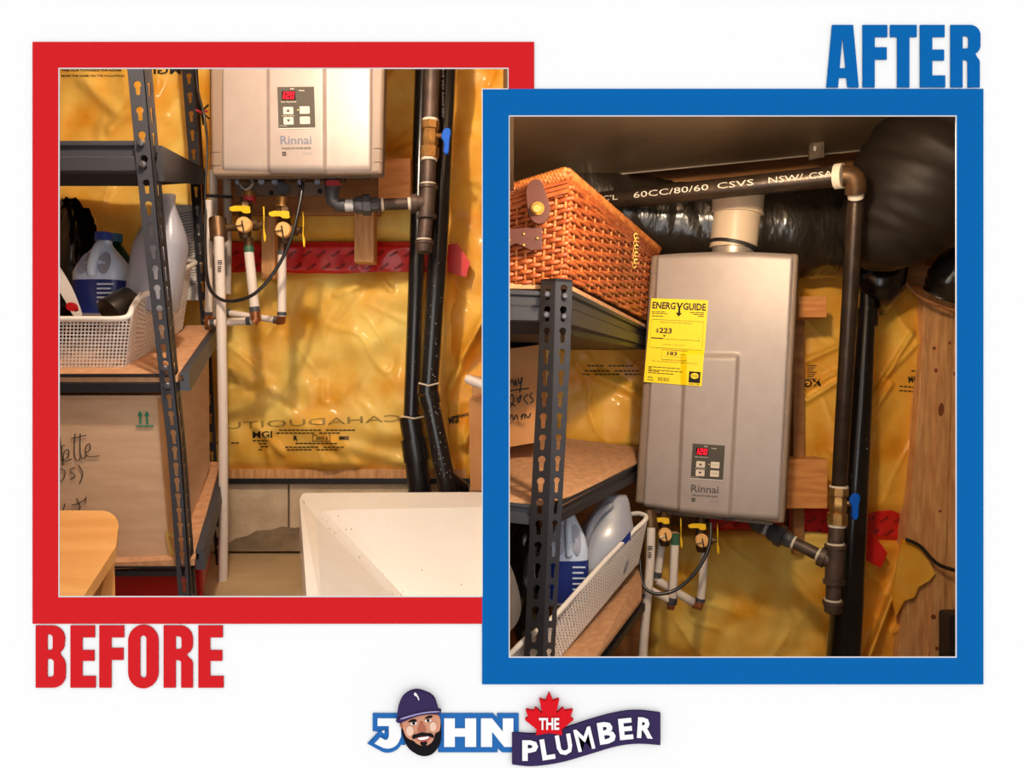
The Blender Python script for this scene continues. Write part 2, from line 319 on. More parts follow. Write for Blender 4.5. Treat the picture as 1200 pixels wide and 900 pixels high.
lp('eyebrow', [sm([(345,285),(370,262),(405,262),(412,275),(372,274)])], 5, M['lblack']); lp('eyebrow', [sm([(460,258),(485,240),(515,234),(522,246),(488,250)])], 5, M['lblack'])
lp('ear', [sm([(286,292),(304,288),(312,318),(302,325)])], 4, M['skin3'])
lp('cap', [sm([(275,250),(275,180),(300,110),(340,75),(400,52),(470,70),(525,100),(548,150),(562,215),(450,225),(330,262)], 2)], 6, M['navy'])
lp('cap_brim', [sm([(258,262),(290,246),(380,222),(470,200),(560,194),(582,206),(575,220),(480,222),(380,245),(300,285),(272,284)], 2)], 7, M['navy'])
lp('brim_line', [sm([(292,252),(380,226),(470,206),(565,200),(575,208),(470,214),(385,234),(300,262)], 1)], 8, M['brim'])
lp('cap_emblem', [sm([(388,80),(400,70),(412,84),(428,118),(424,130),(412,98),(398,94)], 1)], 8, M['lwhite'])
top = spline([(60,352,0),(200,362,0),(300,355,0),(420,325,0),(600,265,0),(800,212,0),(950,198,0),(1104,215,0)], 5); bot = spline([(1104,440,0),(950,430,0),(800,447,0),(600,505,0),(400,562,0),(200,588,0),(60,575,0)], 5)
lp('banner', [[p[:2] for p in top] + [p[:2] for p in bot]], 3, M['navy'], 590)
half = [(322,72),(348,130),(392,116),(372,218),(418,178),(432,200),(488,192),(470,245),(493,263),(410,330),(414,370),(322,355)]
lp('maple_leaf', [half + [(644 - x, y) for x, y in half[::-1][1:-1]]], 5, M['lred'], 590)
def lt(name, s_, x, y, wd, ht, rot, lay, m, bold=.03):
    MB().text(s_, 590 + x / 6, 800 + y / 6, wd / 6, ht / 6, lambda a, b: at(a, b, YW - .001 - .0009 * lay - .0006), rot, bold).build(name, m, lg)
for ch, x, y, wd, ht, rt in (('P',132,550,112,145,.0),('L',276,548,92,148,-.16),('U',385,518,110,146,-.17),('M',528,490,122,160,-.24),('B',680,438,118,155,-.16),('E',820,405,95,150,-.10),('R',938,388,112,146,.06)):
    lt('letter', ch, x, y, wd, ht, rt, 4, M['lwhite'], .018 if ch == 'M' else .04)
lt('leaf_word', 'THE', 250, 332, 142, 84, 0, 6, M['lwhite'])
# ================================================================ generic room pieces
def nz(x, y, z=0, s=1): return noise.noise(Vector((x * s, y * s, z)))
def make_sheet(x0, y0, x1, y1, base, bulge, amp, seed, folds=(), nu=90, nv=90, edge=.08, poly=None):
    def depth(px, py):
        u = (px - x0) / (x1 - x0); v = (py - y0) / (y1 - y0)
        e = min(u, 1 - u, v, 1 - v); e = max(0, min(1, e / edge)); e = math.sin(e * math.pi / 2)
        d = base - bulge * e
        d -= amp * (nz(px / 70, py / 70, seed) * .9 + nz(px / 26, py / 26, seed + 5) * .35) * e
        wx = 30 * nz(px / 60, py / 60, seed + 40); wy = 30 * nz(px / 60, py / 60, seed + 50)
        msk = max(0, min(1, .5 + 1.6 * nz(px / 80, py / 80, seed + 60)))
        rg = 1 - abs(nz((px + wx + py * .4) / 60, (py + wy - px * .3) / 150, seed + 9)) * 4
        d -= amp * .32 * max(0, rg) ** 2 * e * msk
        rg = 1 - abs(nz((px + wy - py * .9) / 45, (py + wx + px * .5) / 160, seed + 19)) * 4.5
        d -= amp * .22 * max(0, rg) ** 2 * e * (1 - msk)
        for (ax, ay, bx, by, wd, hh) in folds:
            L = math.hypot(bx - ax, by - ay); t = max(0, min(1, ((px - ax) * (bx - ax) + (py - ay) * (by - ay)) / L / L))
            q = math.hypot(px - ax - t * (bx - ax), py - ay - t * (by - ay)); d -= hh * math.exp(-(q / wd) ** 2)
        return d
    return depth, MB().grid(lambda i, j: at(lerp(x0, x1, i), lerp(y0, y1, j), depth(lerp(x0, x1, i), lerp(y0, y1, j))), nu, nv)
def sheet(name, label, m, *a, **k):
    d, mb_ = make_sheet(*a, **k)
    r = empty(name, at((a[0] + a[2]) / 2, a[3], a[4]), label, 'insulation')
    mb_.build('plastic_facing', m, r, smooth=True)
    return d, r
def surf(d, off=.0018): return lambda x, y: at(x, y, d(x, y) - off)
def keyhole(cx, cy, w_, h):   # in px-like units; round top, slot below
    R = w_ / 2; t = [(cx + R * math.cos(a), cy - h / 2 + R - R * math.sin(a)) for a in (math.radians(q) for q in range(-50, 231, 28))]
    s2 = R * .55
    return t + [(cx - s2, cy + h / 2 - s2 * .4), (cx - s2 * .4, cy + h / 2), (cx + s2 * .4, cy + h / 2), (cx + s2, cy + h / 2 - s2 * .4)]
def flange(mb, A, ys, hw, hh, t, skip=()):
    """A(u,py)->3D ; plate from first to last station, keyholes at ys."""
    st_ = [A.y0 + (A.y1 - A.y0) * i / 24 for i in range(25)]
    outer = [(0, y) for y in st_][::-1] + [(1, y) for y in st_]
    holes = []
    for y in ys:
        if A.y0 + 12 < y < A.y1 - 12:
            h = keyhole(0, 0, 1, hh / (hw * A.w(y)))  # in units of hole width
            holes.append([(.5 + px_ * hw, y + py_ * hw * A.w(y)) for px_, py_ in h])
    mb.plate([outer] + holes, lambda u, y: A(u, y), lambda u, y: A(u, y) + t)
class Edge:
    def __init__(s, Lp, Rp, YL, YR): s.L = Lp; s.R = Rp; s.YL = YL; s.YR = YR; s.y0 = Lp[0][1]; s.y1 = Lp[-1][1]
    def x(s, P, y):
        for (xa, ya), (xb, yb) in zip(P, P[1:]):
            if y <= yb or (xb, yb) == P[-1]: return lerp(xa, xb, (y - ya) / (yb - ya))
    def w(s, y): return abs(s.x(s.R, y) - s.x(s.L, y))
    def __call__(s, u, y):
        a = at(s.x(s.L, y), y, s.YL); b = at(s.x(s.R, y), y, s.YR); return a.lerp(b, u)
def bolt(parent, x, y, Y, r=4.2):
    c = at(x, y, Y); mb = MB(); q = r / F * Y
    mb.seg(c + Vector((0, .001, 0)), c + Vector((0, -.006, 0)), [(0, q), (.6, q), (1, q * .6)], 12); mb.build('bolt', M['bolt'], parent, smooth='auto')
def mesh_panel(mb, P, nu, nv, k=.3):
    for j in range(nv):
        for i in range(nu):
            c = [(i, j), (i + 1, j), (i + 1, j + 1), (i, j + 1)]
            d = [(i + .5, j + k * .5), (i + 1 - k * .5, j + .5), (i + .5, j + 1 - k * .5), (i + k * .5, j + .5)]
            mb.add([P(a / nu, b / nv) for a, b in c + d], [[0, 1, 4], [1, 2, 5], [2, 3, 6], [3, 0, 7], [0, 4, 7], [1, 5, 4], [2, 6, 5], [3, 7, 6]])
def bil(a, b, c, d): return lambda u, v: a.lerp(b, u).lerp(d.lerp(c, u), v)
def jug(name, label, cx, by, ty, Y, wd, body, cap, lab, capr=9, tilt=0, group=None, recess=True, label_c=True, lean=0):
    """moulded jug: rounded body, sloping shoulders, neck, cap, handle ridge in front."""
    k = Y / F; r = empty(name, at(cx, by, Y), label, 'bottle', group)
    H = (by - ty) * k; Wd = wd * k / 2; D = Wd * .8
    prof = [(0, .92), (.03, 1), (.48, 1), (.56, .99), (.66, .86), (.78, .60), (.88, .36), (.93, .27), (1, .26)]
    base = at(cx, by, Y)
    def ring(h, s_, n=28):
        out = []
        for q in range(n):
            a = 2 * math.pi * q / n; e = .62
            ca, sa = math.cos(a), math.sin(a)
            x = math.copysign(abs(ca) ** e, ca) * Wd * s_; y = math.copysign(abs(sa) ** e, sa) * D * s_
            x += lean * h * H
            out.append(base + Vector((x, y, h * H)))
        return out
    hs = []
    for (h0, s0), (h1, s1) in zip(prof, prof[1:]):
        for q in range(3): hs.append((lerp(h0, h1, q / 3), lerp(s0, s1, q / 3)))
    hs.append(prof[-1]); n = 28; mb = MB()
    mb.add([v for h, s_ in hs for v in ring(h, s_)], [[i * n + q, i * n + (q + 1) % n, (i + 1) * n + (q + 1) % n, (i + 1) * n + q] for i in range(len(hs) - 1) for q in range(n)] + [list(range(n))])
    mb.build('body', body, r, smooth=True)
    L = Vector((lean, 0, 0))
    if recess:
        for sg in (-1, 1):
            def P(u, v):
                t = 2 * math.pi * u; q = (.12 + v * .88)
                h = .66 + .15 * math.sin(t) * q; x = sg * .42 + .24 * math.cos(t) * q - sg * .18 * (h - .5) * 2
                sc = 1 if h < .56 else lerp(.99, .34, (h - .56) / .33)
                return base + Vector((x * Wd + lean * h * H, -D * max(.2, sc) * .98 - .003, h * H))
            MB().grid(P, 18, 3).build('handle_recess_shade', M['jugshade'], r, smooth=True)  # darker ovals paint the shade of the handle hollows onto the body
        hp = [(0, -D * 1.0, .50 * H), (0, -D * 1.06, .60 * H), (0, -D * .86, .74 * H), (0, -D * .55, .86 * H), (0, -D * .25, .93 * H)]
        MB().tube([base + Vector(p) + L * p[2] for p in spline(hp, 4)], Wd * .17, 10).build('handle', body, r, smooth=True)
    if lab:
        mb = MB(); mb.add([v for h in (.03, .45) for v in [base + (q - base - L * h * H) * 1.0 + Vector(((q.x - base.x - lean * h * H) * .015, (q.y - base.y) * .015, 0)) + L * h * H for q in ring(h, 1)]], [[q, (q + 1) % n, (q + 1) % n + n, q + n] for q in range(n)])
        mb.build('label_band', lab, r, smooth=True)
        yb = base.y - D * 1.02 - .001
        mb = MB(); 
        for q in range(5):
            z = base.z + H * (.40 - q * .055); x0 = base.x + Wd * .18; mb.box(x0, x0 + Wd * (.62 - .1 * (q % 2)), yb - .0006, yb, z - .0035, z)
        mb.build('label_print', M['jug'], r)
    if cap:
        t = base + Vector((lean * H, 0, H)); cr = capr * k
        MB().seg(t - Vector((0, 0, cr * .25)), t + Vector((0, 0, cr * .75)), [(0, cr * 1.03), (.3, cr), (.95, cr * .95), (1, cr * .8)], 20).build('cap', cap, r, smooth='auto')
    return r
# ================================================================ ROOM "BEFORE"
dL, rL = sheet('insulation_batt', 'yellow insulation behind the shelf at left, in the red-framed room', M['insul'], 20, 40, 246, 420, 2.10, .03, .03, 3.3, folds=((100, 95, 135, 130, 8, .02), (130, 150, 160, 120, 7, .02), (60, 240, 160, 255, 20, .02)))
dU, rU = sheet('insulation_batt', 'yellow plastic-faced insulation behind and beside the left heater', M['insul'], 247, 40, 520, 287, 2.10, .04, .028, 8.1, folds=((452, 95, 470, 70, 6, .02), (460, 170, 490, 150, 4, .02), (450, 180, 480, 165, 3, .015)))
dM, rM = sheet('insulation_batt', 'large puffy yellow insulation panel below the left heater, printed near its bottom', M['insul'], 246, 312, 545, 560, 2.10, .055, .034, 1.7, nu=120, nv=110,
   folds=((395, 345, 420, 335, 4, .012), (450, 330, 458, 340, 3, .012), (300, 470, 380, 500, 16, .018), (390, 520, 470, 540, 8, .014), (330, 530, 300, 500, 5, .012), (395, 520, 415, 545, 5, .014)))
dR, rR = sheet('insulation_batt', 'creased yellow insulation right of the black pipes, in the red-framed room', M['insulB'], 521, 40, 604, 578, 2.09, .04, .03, 5.9, nu=50, nv=150,
   folds=((594, 320, 515, 480, 5, .03), (585, 340, 540, 420, 4, .03), (596, 380, 545, 520, 6, .03), (575, 430, 548, 560, 5, .02)))
mb = MB(); sf = surf(dL)
mb.text('MARK THE NAME ON THE INSULATION', 72, 90, 74, 2.4, sf, 0, .02); mb.text('THIS SIDE TOWARDS THE ROOM', 72, 83.5, 70, 2.5, sf, 0, .03)
mb.text('MGI', 180, 87, 32, 10, sf, 0, .02, mirror=True); mb.build('lettering', kind='stuff', mat=M['print_'], parent= rL)
mb = MB(); sf = surf(dM)
mb.text('MGI', 296, 513.5, 23, 8, sf, -.02, .02)
for i, (x, y, wd) in enumerate(((322, 504, 96), (324, 507.5, 78), (296, 516.5, 22), (303, 520, 12), (305, 523.5, 10), (303, 527, 12), (346, 519.5, 58), (334, 524, 70), (336, 527, 62), (246, 519, 38))):
    for q in range(int(wd / 5)):
        a = x + q * 5; 
        if (q * 7 + i * 3) % 11: mb.quad(sf(a, y - .6), sf(a + 4.1, y - .6), sf(a + 4.1, y + .7), sf(a, y + .7))
mb.text('R', 344, 516.5, 5, 6, sf, 0, .04); mb.text('20/3.5', 370, 515.5, 14, 4, sf, 0, .02); mb.text('8802', 397, 515.5, 12, 4.6, sf, 0, .05)
mb.plate([rect(366, 509.5, 387, 517.5), rect(366.7, 510.3, 386.3, 516.7)], sf, sf); mb.build('lettering', kind='stuff', mat=M['print_'], parent= rM)
mb = MB(); mb.text('CAHADUOITU', 264, 503, 206, 8, sf, -.045, .0, mirror=True); mb.build('faint_lettering', M['faint'], rM)
mb = MB(); sf = surf(dR); mb.text('MGI', 527, 498, 12, 9, sf, -.25, .04); mb.text('THERMAL', 530, 492, 22, 4, sf, -.25, .03); mb.build('lettering', kind='stuff', mat=M['print_'], parent= rR)
# red tape band
def redband(label, x0, y0, x1, y1, base, seed, extra=None):
    d, mb = make_sheet(x0, y0, x1, y1, base, .012, .018, seed, nu=110, nv=26, edge=.2)
    r = empty('sheathing_tape', at(x0, y1, base), label, 'tape'); mb.build('tape_strip', M['rtape'], r, smooth=True)
    mb = MB(); f_ = surf(d)
    for q in range(int((x1 - x0) / 17)):
        for e in (0, 1): mb.text('TUCK', x0 + 5 + q * 17 + e * 6, lerp(y0, y1, .5 + e * .38), 13, 3, f_, -.62, .03)
    mb.build('lettering', M['print_'], r, kind='stuff')
    if extra: MB().pplate([extra], base - .07, .004).build('torn_end', M['rtape'], r)
redband('crumpled red sheathing tape band crossing the wall below the left heater', 248, 283, 600, 322, 2.075, 2.2, [(523, 287), (536, 285), (551, 308), (546, 325), (525, 318)])
def block(label, x0, y0, x1, y1, Y0_, Y1_, m='wood', name='wood_block', cat='wood', kn=()):
    o = MB().pbox(x0, y0, x1, y1, Y0_, Y1_).build(name, M[m], mods=bev(.002)); tag(o, label, cat)
    return o
block('wide plywood backing board fixed behind the left heater and valves', 247, 60, 446, 252, 1.985, 2.0, 'woodd', 'backing_board', 'board')
block('bright pine block end right of the left heater, above the gas pipe', 443, 185, 481, 234, 1.93, 2.0, 'woodh')
block('short upright pine stick hanging below the gas union in the red-framed room', 415, 246, 438, 307, 1.95, 2.0)
block('upright pine stick between the two valves under the left heater', 306, 253, 322, 326, 1.96, 2.0)
block('pale pine stud at the right edge of the red-framed room', 553, 440, 574, 572, 2.0, 2.05, 'wood', 'wall_stud', 'stud')
# black drain pipes
def fleck_mesh(path, rpx, n, seed):
    rn = random.Random(seed); mb = MB()
    for _ in range(n):
        t = rn.random() ** .6; i = min(int(t * (len(path) - 1)), len(path) - 2); q = t * (len(path) - 1) - i
        a = Vector(path[i]).lerp(Vector(path[i + 1]), q); o = rn.uniform(-.75, .75)
        c = at(a.x + o * rpx, a.y, a.z); R = rpx / F * a.z; c.y -= R * math.sqrt(1 - o * o) + .0006; e = rn.uniform(.3, .8) / F * 1.2
        mb.quad(c + Vector((-e, 0, -e)), c + Vector((e, 0, -e)), c + Vector((e, 0, e * 1.5)), c + Vector((-e, 0, e)))
    return mb
r = empty('drain_pipe', at(478, 577, 1.98), 'black plastic drain pipe, rear left of the pair, with couplings, above the left sink', 'pipe')
p1 = [(497, 40, 2.0), (489, 300, 1.98), (482, 495, 1.97)]; MB().ptube(p1, 9.5).build('pipe', M['abs'], r, smooth='auto')
MB().ptube([(481, 488, 1.97), (486, 517, 1.97)], 14).build('coupling', M['abs'], r, smooth='auto')
MB().ptube([(485, 514, 1.96), (489, 540, 1.96)], 16).build('coupling', M['abs'], r, smooth='auto')
MB().ptube([(488, 535, 1.96), (496, 620, 1.96)], 14).build('pipe', M['abs'], r, smooth='auto')
fleck_mesh([(489, 300, 1.98), (482, 495, 1.97)], 9, 30, 3).build('plaster_fleck', M['fleck'], r, kind='stuff')
MB().ptube([(471, 488, 1.93), (486, 490.5, 1.90), (498, 488, 1.93)], 1).build('cement_line', M['putty'], r)
r = empty('drain_pipe', at(520, 577, 1.92), 'black plastic drain pipe, front of the pair, kinking right above the left sink', 'pipe')
p1 = [(527, 40, 1.92), (513, 300, 1.91), (503, 452, 1.9)]; MB().ptube(p1, [9.5, 11.5, 11]).build('pipe', M['abs'], r, smooth='auto')
MB().ptube([(502, 449, 1.9), (501.5, 462, 1.9)], 12.5).build('coupling', M['abs'], r, smooth='auto')
MB().ptube([(502, 462, 1.9), (505, 474, 1.9)], 13).build('coupling', M['abs'], r, smooth='auto')
MB().ptube([(504, 470, 1.9), (522, 560, 1.9), (533, 620, 1.9)], 11).build('pipe', M['abs'], r, smooth='auto')
MB().ptube([(524, 560, 1.9), (540, 572, 1.93), (542, 584, 1.95)], 10).build('side_branch', M['abs'], r, smooth='auto')
fleck_mesh([(513, 300, 1.91), (503, 452, 1.9), (522, 560, 1.9)], 11, 70, 5).build('plaster_fleck', M['fleck'], r, kind='stuff')
MB().ptube([(491, 449, 1.88), (502, 452, 1.865), (514, 449, 1.88)], 1).build('cement_line', M['putty'], r)
mb = MB()
mb.text('ABS-DWV CSA B181', 526, 138, 60, 2.6, lambda a, b: at(520.5 + (b - 138), 138 - (a - 526), 1.875), 0, .02); mb.build('lettering', M['fleck'], r)
# gas line, both rooms share a builder
def gasline(label, V, br, el, Y, sc=1.0):
    """V: vertical stations ; br: branch points from the tee to the heater."""
    r = empty('gas_pipe', at(V['cap'][0], V['cap'][1] + 12, Y), label, 'pipe')
    def tb(n_, pp, rr, m, nn=16): return MB().ptube([(a, b, Y if len(z) < 1 else z[0]) for a, b, *z in pp], rr, nn).build(n_, M[m], r, smooth='auto')
    (tx, ty), (vx, vy0), (wx, vy1), (t0x, t0), (t1x, t1), (cx, cy) = V['top'][:2], V['v0'], V['v1'], V['t0'], V['t1'], V['cap']
    R = V['r']
    tb('pipe', [V['top'] if len(V['top']) > 2 else (tx, ty), (vx, vy0 + 4)], R, V.get('m', 'iron'))
    h = vy1 - vy0
    v = empty('shutoff_valve', at(wx, vy1, Y), None, None); v.parent = r; v.location = at(wx, vy1, Y) - WL[r.name]; 
    del_keys = [k for k in ('label', 'category') if k in v]
    for k in del_keys: del v[k]
    a = at(vx, vy0, Y); b = at(wx, vy1, Y); k = Y / F
    MB().seg(a, b, [(0, R * 1.05 * k), (.02, R * 1.25 * k), (.22, R * 1.25 * k), (.24, R * 1.05 * k), (.32, R * 1.05 * k), (.42, R * 1.15 * k), (.6, R * 1.15 * k), (.68, R * 1.0 * k), (.7, R * 1.3 * k), (.98, R * 1.3 * k), (1, R * k)], 8).build('valve_body', M['brass'], v, smooth='auto')
    mb = MB(); c = a.lerp(b, .42); mb.tube([c, c + Vector((R * 1.7 * k, -R * .6 * k, 0))], R * .35 * k, 10); mb.build('valve_stem', M['brass'], v, smooth='auto')
    hx = vx + R * 2.1; hy = lerp(vy0, vy1, .3)
    mb = MB(); mb.pplate([sm([(hx - 4, hy - 2), (hx, hy - 6), (hx + 5, hy - 5), (hx + 6, hy), (hx + 4, hy + 8), (hx + 3.5, hy + 25), (hx - 3, hy + 25), (hx - 2, hy + 10), (hx - 6, hy + 6)], 1)], Y - .035, .012)
    mb.build('lever', M['hblue'], v, smooth='auto', mods=bev(.002))
    MB().ptube([(vx, vy0 - 2, Y), (vx, vy0 + 3, Y)], R * 1.15).build('thread_dope', M['putty'], r, smooth='auto')
    MB().ptube([(wx, vy1 - 1, Y), (wx, vy1 + 2.5, Y)], R * 1.1).build('thread_dope', M['putty'], r, smooth='auto')
    tb('nipple', [(wx, vy1), (t0x, t0)], R * .95, 'iron')
    tb('tee', [(t0x, t0), (t0x, t0 + 4), (t0x, t0 + 4.5), (t1x, t1 - 5), (t1x, t1 - 4.5), (t1x, t1)], [R * 1.3, R * 1.3, R * 1.08, R * 1.08, R * 1.3, R * 1.3], 'iron')
    MB().ptube([(t0x, t0 - 2, Y), (t0x, t0 + .5, Y)], R * 1.12).build('thread_dope', M['putty'], r, smooth='auto')
    tb('nipple', [(t1x, t1), (cx, cy)], R * .9, 'iron')
    tb('cap', [(cx, cy - 2), (cx, cy + 2), (cx, cy + 2.5), (cx, cy + 11), (cx, cy + 13)], [R * 1.25, R * 1.25, R * 1.1, R * 1.05, R * .7], 'iron')
    MB().ptube([(cx, cy - 4, Y), (cx, cy - 1, Y)], R * 1.05).build('thread_dope', M['putty'], r, smooth='auto')
    (ax, ay, aY), (bx, by, bY) = br
    A = at(ax, ay, aY); B = at(bx, by, bY); q = R * Y / F
    MB().seg(A, B, [(0, q * 1.0), (.12, q * 1.05), (.121, q * 1.3), (.2, q * 1.3)], 16).build('tee_branch', M['iron'], r, smooth='auto')
    MB().seg(A, B, [(.2, q * .85), (.235, q * .85)], 16).build('thread_dope', M['putty'], r)
    MB().seg(A, B, [(.22, q * .8), (.56, q * .8)], 16).build('nipple', M['iron'], r, smooth='auto')
    MB().seg(A, B, [(.53, q * .9), (.56, q * .9)], 16).build('thread_dope', M['putty'], r)
    MB().seg(A, B, [(.56, q * .8), (.6, q * 1.0), (.68, q * 1.0), (.69, q * 1.45), (.78, q * 1.45), (.79, q * 1.2), (.86, q * 1.2), (.9, q * .85)], 8).build('union', M['fore'], r, smooth='auto')
    MB().seg(A, B, [(.88, q * .82), (1, q * .82)], 16).build('nipple', M['dope'], r, smooth='auto')
    MB().ptube(el, R * .95, 14).build('elbow', M['fore'], r, smooth='auto')
    return r
gasline('brown iron gas line with brass valve and tee in the red-framed room', dict(top=(508, 40), v0=(504.5, 142), v1=(503, 186), t0=(502, 217), t1=(500, 256), cap=(497, 284), r=8.6),
   ((500, 238, 1.83), (404, 241, 1.80)), [(405, 241, 1.80), (396, 240, 1.80), (390, 234, 1.79), (388.5, 224, 1.79), (389, 204, 1.79)], 1.83)
# ---------------- heater builder
def heater(label, P, N, right, spec):
    """P(px,py) maps a pixel onto the front plane; N outward normal; spec gives outlines in px."""
    r = empty('tankless_water_heater', P(spec['cx'], spec['by']), label, 'water heater')
    x = spec
    def hgt(px, py, gl, gr):
        d = 0; wd = 4.2
        if py > x['gy']:
            k = min(1, (py - x['gy']) / 6)
            s1 = max(0, min(1, (px - gl) / wd)); s2 = max(0, min(1, (gr + wd - px) / wd)); d = .0075 * min(s1, s2) * k
        return d
    def fn(u, v):
        L = x['L'](v); R = x['R'](v); px = lerp(L[0], R[0], u); py = lerp(L[1], R[1], u) - x['bow'] * (1 - (2 * u - 1) ** 2) * (1 - v) + x['bow'] * .6 * (1 - (2 * u - 1) ** 2) * v
        gl = lerp(x['gl'][0], x['gl'][1], v); gr = lerp(x['gr'][0], x['gr'][1], v)
        e = min(u, 1 - u) * abs(R[0] - L[0]); e2 = min(v, 1 - v) * x['h']
        rd = -.012 * (1 - min(1, e / 5)) ** 2 - .012 * (1 - min(1, e2 / 6)) ** 2
        return P(px, py) + N * (hgt(px, py, gl, gr) + rd)
    MB().grid(fn, 150, 110).build('front_cover', M['heat'], r, smooth=True)
    oL, oR = x['oL'], x['oR']
    f4 = [P(*oL(0)), P(*oR(0)), P(*oR(1)), P(*oL(1))]
    f4 = [p - N * .006 for p in f4]
    if x.get('back'):
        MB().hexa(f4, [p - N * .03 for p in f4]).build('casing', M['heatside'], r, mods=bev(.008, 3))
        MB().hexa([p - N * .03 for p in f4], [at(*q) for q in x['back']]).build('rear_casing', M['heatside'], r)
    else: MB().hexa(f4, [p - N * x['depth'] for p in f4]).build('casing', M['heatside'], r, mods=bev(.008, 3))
    for (s_, t_) in x['seams']:
        a = P(*s_); b = P(*t_); MB().tube([a + N * -.005, b + N * -.005], .0006, 6).build('casing_seam', M['heatdark'], r)
    # control panel
    px = x['panel']     # mapping unit square -> pixel
    Q = lambda u, v, o=.0: P(px[0][0] + u * (px[1][0] - px[0][0]) + v * (px[2][0] - px[0][0]), px[0][1] + u * (px[1][1] - px[0][1]) + v * (px[2][1] - px[0][1])) + N * (.0078 + o)
    cp = MB(); cp.plate([rect(0, 0, 1, 1)], lambda u, v: Q(u, v, .002), lambda u, v: Q(u, v, -.002)); cp = cp.build('control_panel', M['panel'], r)
    MB().plate([rect(0, 1.0, 1, 1.025)], lambda u, v: Q(u, v, .001), lambda u, v: Q(u, v, -.002)).build('panel_lower_edge', M['white_print'], cp)
    MB().plate([rect(.12, .11, .49, .32)], lambda u, v: Q(u, v, .003), lambda u, v: Q(u, v, .001)).build('display', M['dispb'], cp)
    mb = MB()
    def segs(ch, u0, v0, w_, h_):
        S7 = {'1': 'bc', '2': 'abged', '0': 'abcdef'}[ch]; t = .016
        G = dict(a=rect(0, 0, 1, 0), b=rect(1, 0, 1, .5), c=rect(1, .5, 1, 1), d=rect(0, 1, 1, 1), e=rect(0, .5, 0, 1), f=rect(0, 0, 0, .5), g=rect(0, .5, 1, .5))
        for s_ in S7:
            (ax, ay), _, (bx, by), _ = G[s_]
            mb.plate([rect(u0 + ax * w_ - t, v0 + ay * h_ - t * .9, u0 + bx * w_ + t, v0 + by * h_ + t * .9)], lambda u, v: Q(u + (v0 + h_ - v) * .12, v, .0036), lambda u, v: Q(u + (v0 + h_ - v) * .12, v, .0030))
    segs('1', .12, .145, .05, .14); segs('2', .235, .145, .07, .14); segs('0', .365, .145, .07, .14)
    mb.build('digits', M['led'], cp)
    Qf = lambda u, v: Q(u, v, .0042)
    for (u, v, ic) in ((.15, .50, 'up'), (.60, .49, 't1'), (.15, .75, 'dn'), (.60, .74, 't2')):
        b_ = MB(); b_.plate([ring_poly(u, v, u + .27, v + .18, .02, 3)], lambda a, b: Q(a, b, .004), lambda a, b: Q(a, b, .001)); b_ = b_.build('button', M['button'], cp)
    mb = MB(); mb.plate([[(.285, .545), (.345, .62), (.225, .62)]], lambda u, v: Q(u, v, .0045), lambda u, v: Q(u, v, .0035)); mb.plate([[(.225, .80), (.345, .80), (.285, .875)]], lambda u, v: Q(u, v, .0045), lambda u, v: Q(u, v, .0035))
    mb.text('Priority', .63, .60, .21, .045, Qf); mb.text('On/Off', .64, .85, .19, .05, Qf); mb.build('button_print', M['panel'], cp)
    mb = MB(); mb.text('Hot', .37, .075, .10, .035, Qf, 0, .03); mb.text('Priority', .60, .125, .15, .04, Qf, 0, .03); mb.text('Water Temp Control', .09, .40, .42, .04, Qf, 0, .02); mb.text('Temp Adjust', .1, .735, .36, .03, Qf, 0, .02); mb.text('Model', .04, .975, .2, .025, Qf); mb.build('panel_print', M['white_print'], cp)
    MB().plate([ell(.55, .575, .018, .018, 8)], lambda u, v: Q(u, v, .004), lambda u, v: Q(u, v, .001)).build('indicator', M['ledy'], cp)
    mb = MB(); Ql = lambda u, v: Q(u, v, .0003); mb.text('Rinnai', .03, 1.41, .86, .22, Ql, 0, .018); mb.build('brand_lettering', M[x.get('logo', 'logog')], r)
    mb = MB(); mb.text('TANKLESS HOT WATER HEATER', .05, 1.53, .82, .055, Ql, 0, .03)
    mb.plate([rect(.07, 1.58, .18, 1.69), [(.09, 1.64), (.12, 1.66), (.16, 1.61), (.12, 1.64)]], Ql, lambda u, v: Q(u, v, 0)); mb.build('small_lettering', M['panel'], r)
    MB().text('V75iN', .62, 1.67, .27, .06, Ql, 0, -.01).build('model_lettering', M['logog'], r)
    return r, Q
LA = lambda v: (lerp(256, 258, v), lerp(-150, 201, v)); RA = lambda v: (lerp(439, 437, v), lerp(-150, 202, v))
hA, QA = heater('silver beige wall heater cut off by the top of the red frame', lambda px, py: at(px, py, 1.70), Vector((0, -1, 0)), None, dict(cx=348, by=203, L=LA, R=RA, h=351, bow=2, gy=-60, gl=(311, 313.5), gr=(378, 379),
   oL=lambda v: (lerp(241, 246, v), lerp(-153, 205, v)), oR=lambda v: (lerp(455, 447.5, v), lerp(-153, 203, v)), depth=.22, back=[(250, -140, 1.94), (440, -140, 1.94), (440, 198, 1.94), (252, 198, 1.94)],
   seams=[((242, 177.5), (256, 177.5)), ((243, 193), (257, 193)), ((438, 173), (450, 173)), ((438, 189), (449, 189))], panel=[(326.5, 104), (369, 103.5), (328, 151.5)]))
MB().hexa([at(262, 204, 1.72), at(438, 203, 1.72), at(438, 207, 1.72), at(262, 208, 1.72)], [at(266, 205, 1.9), at(434, 204, 1.9), at(434, 211, 1.9), at(266, 211, 1.9)]).build('bottom_plate', M['heatdark'], hA, mods=bev(.003))
for (x, w_) in ((285, 5), (338, 4), (356, 4), (378, 3), (402, 4)):
    MB().ptube([(x, 206, 1.76), (x, 214, 1.76)], w_).build('port', M['bronze'], hA, smooth='auto')
mb = MB(); mb.pbox(276, 213, 392, 229, 1.95, 1.962); bp_ = mb.build('bracket_strip', M['heatside'], hA)
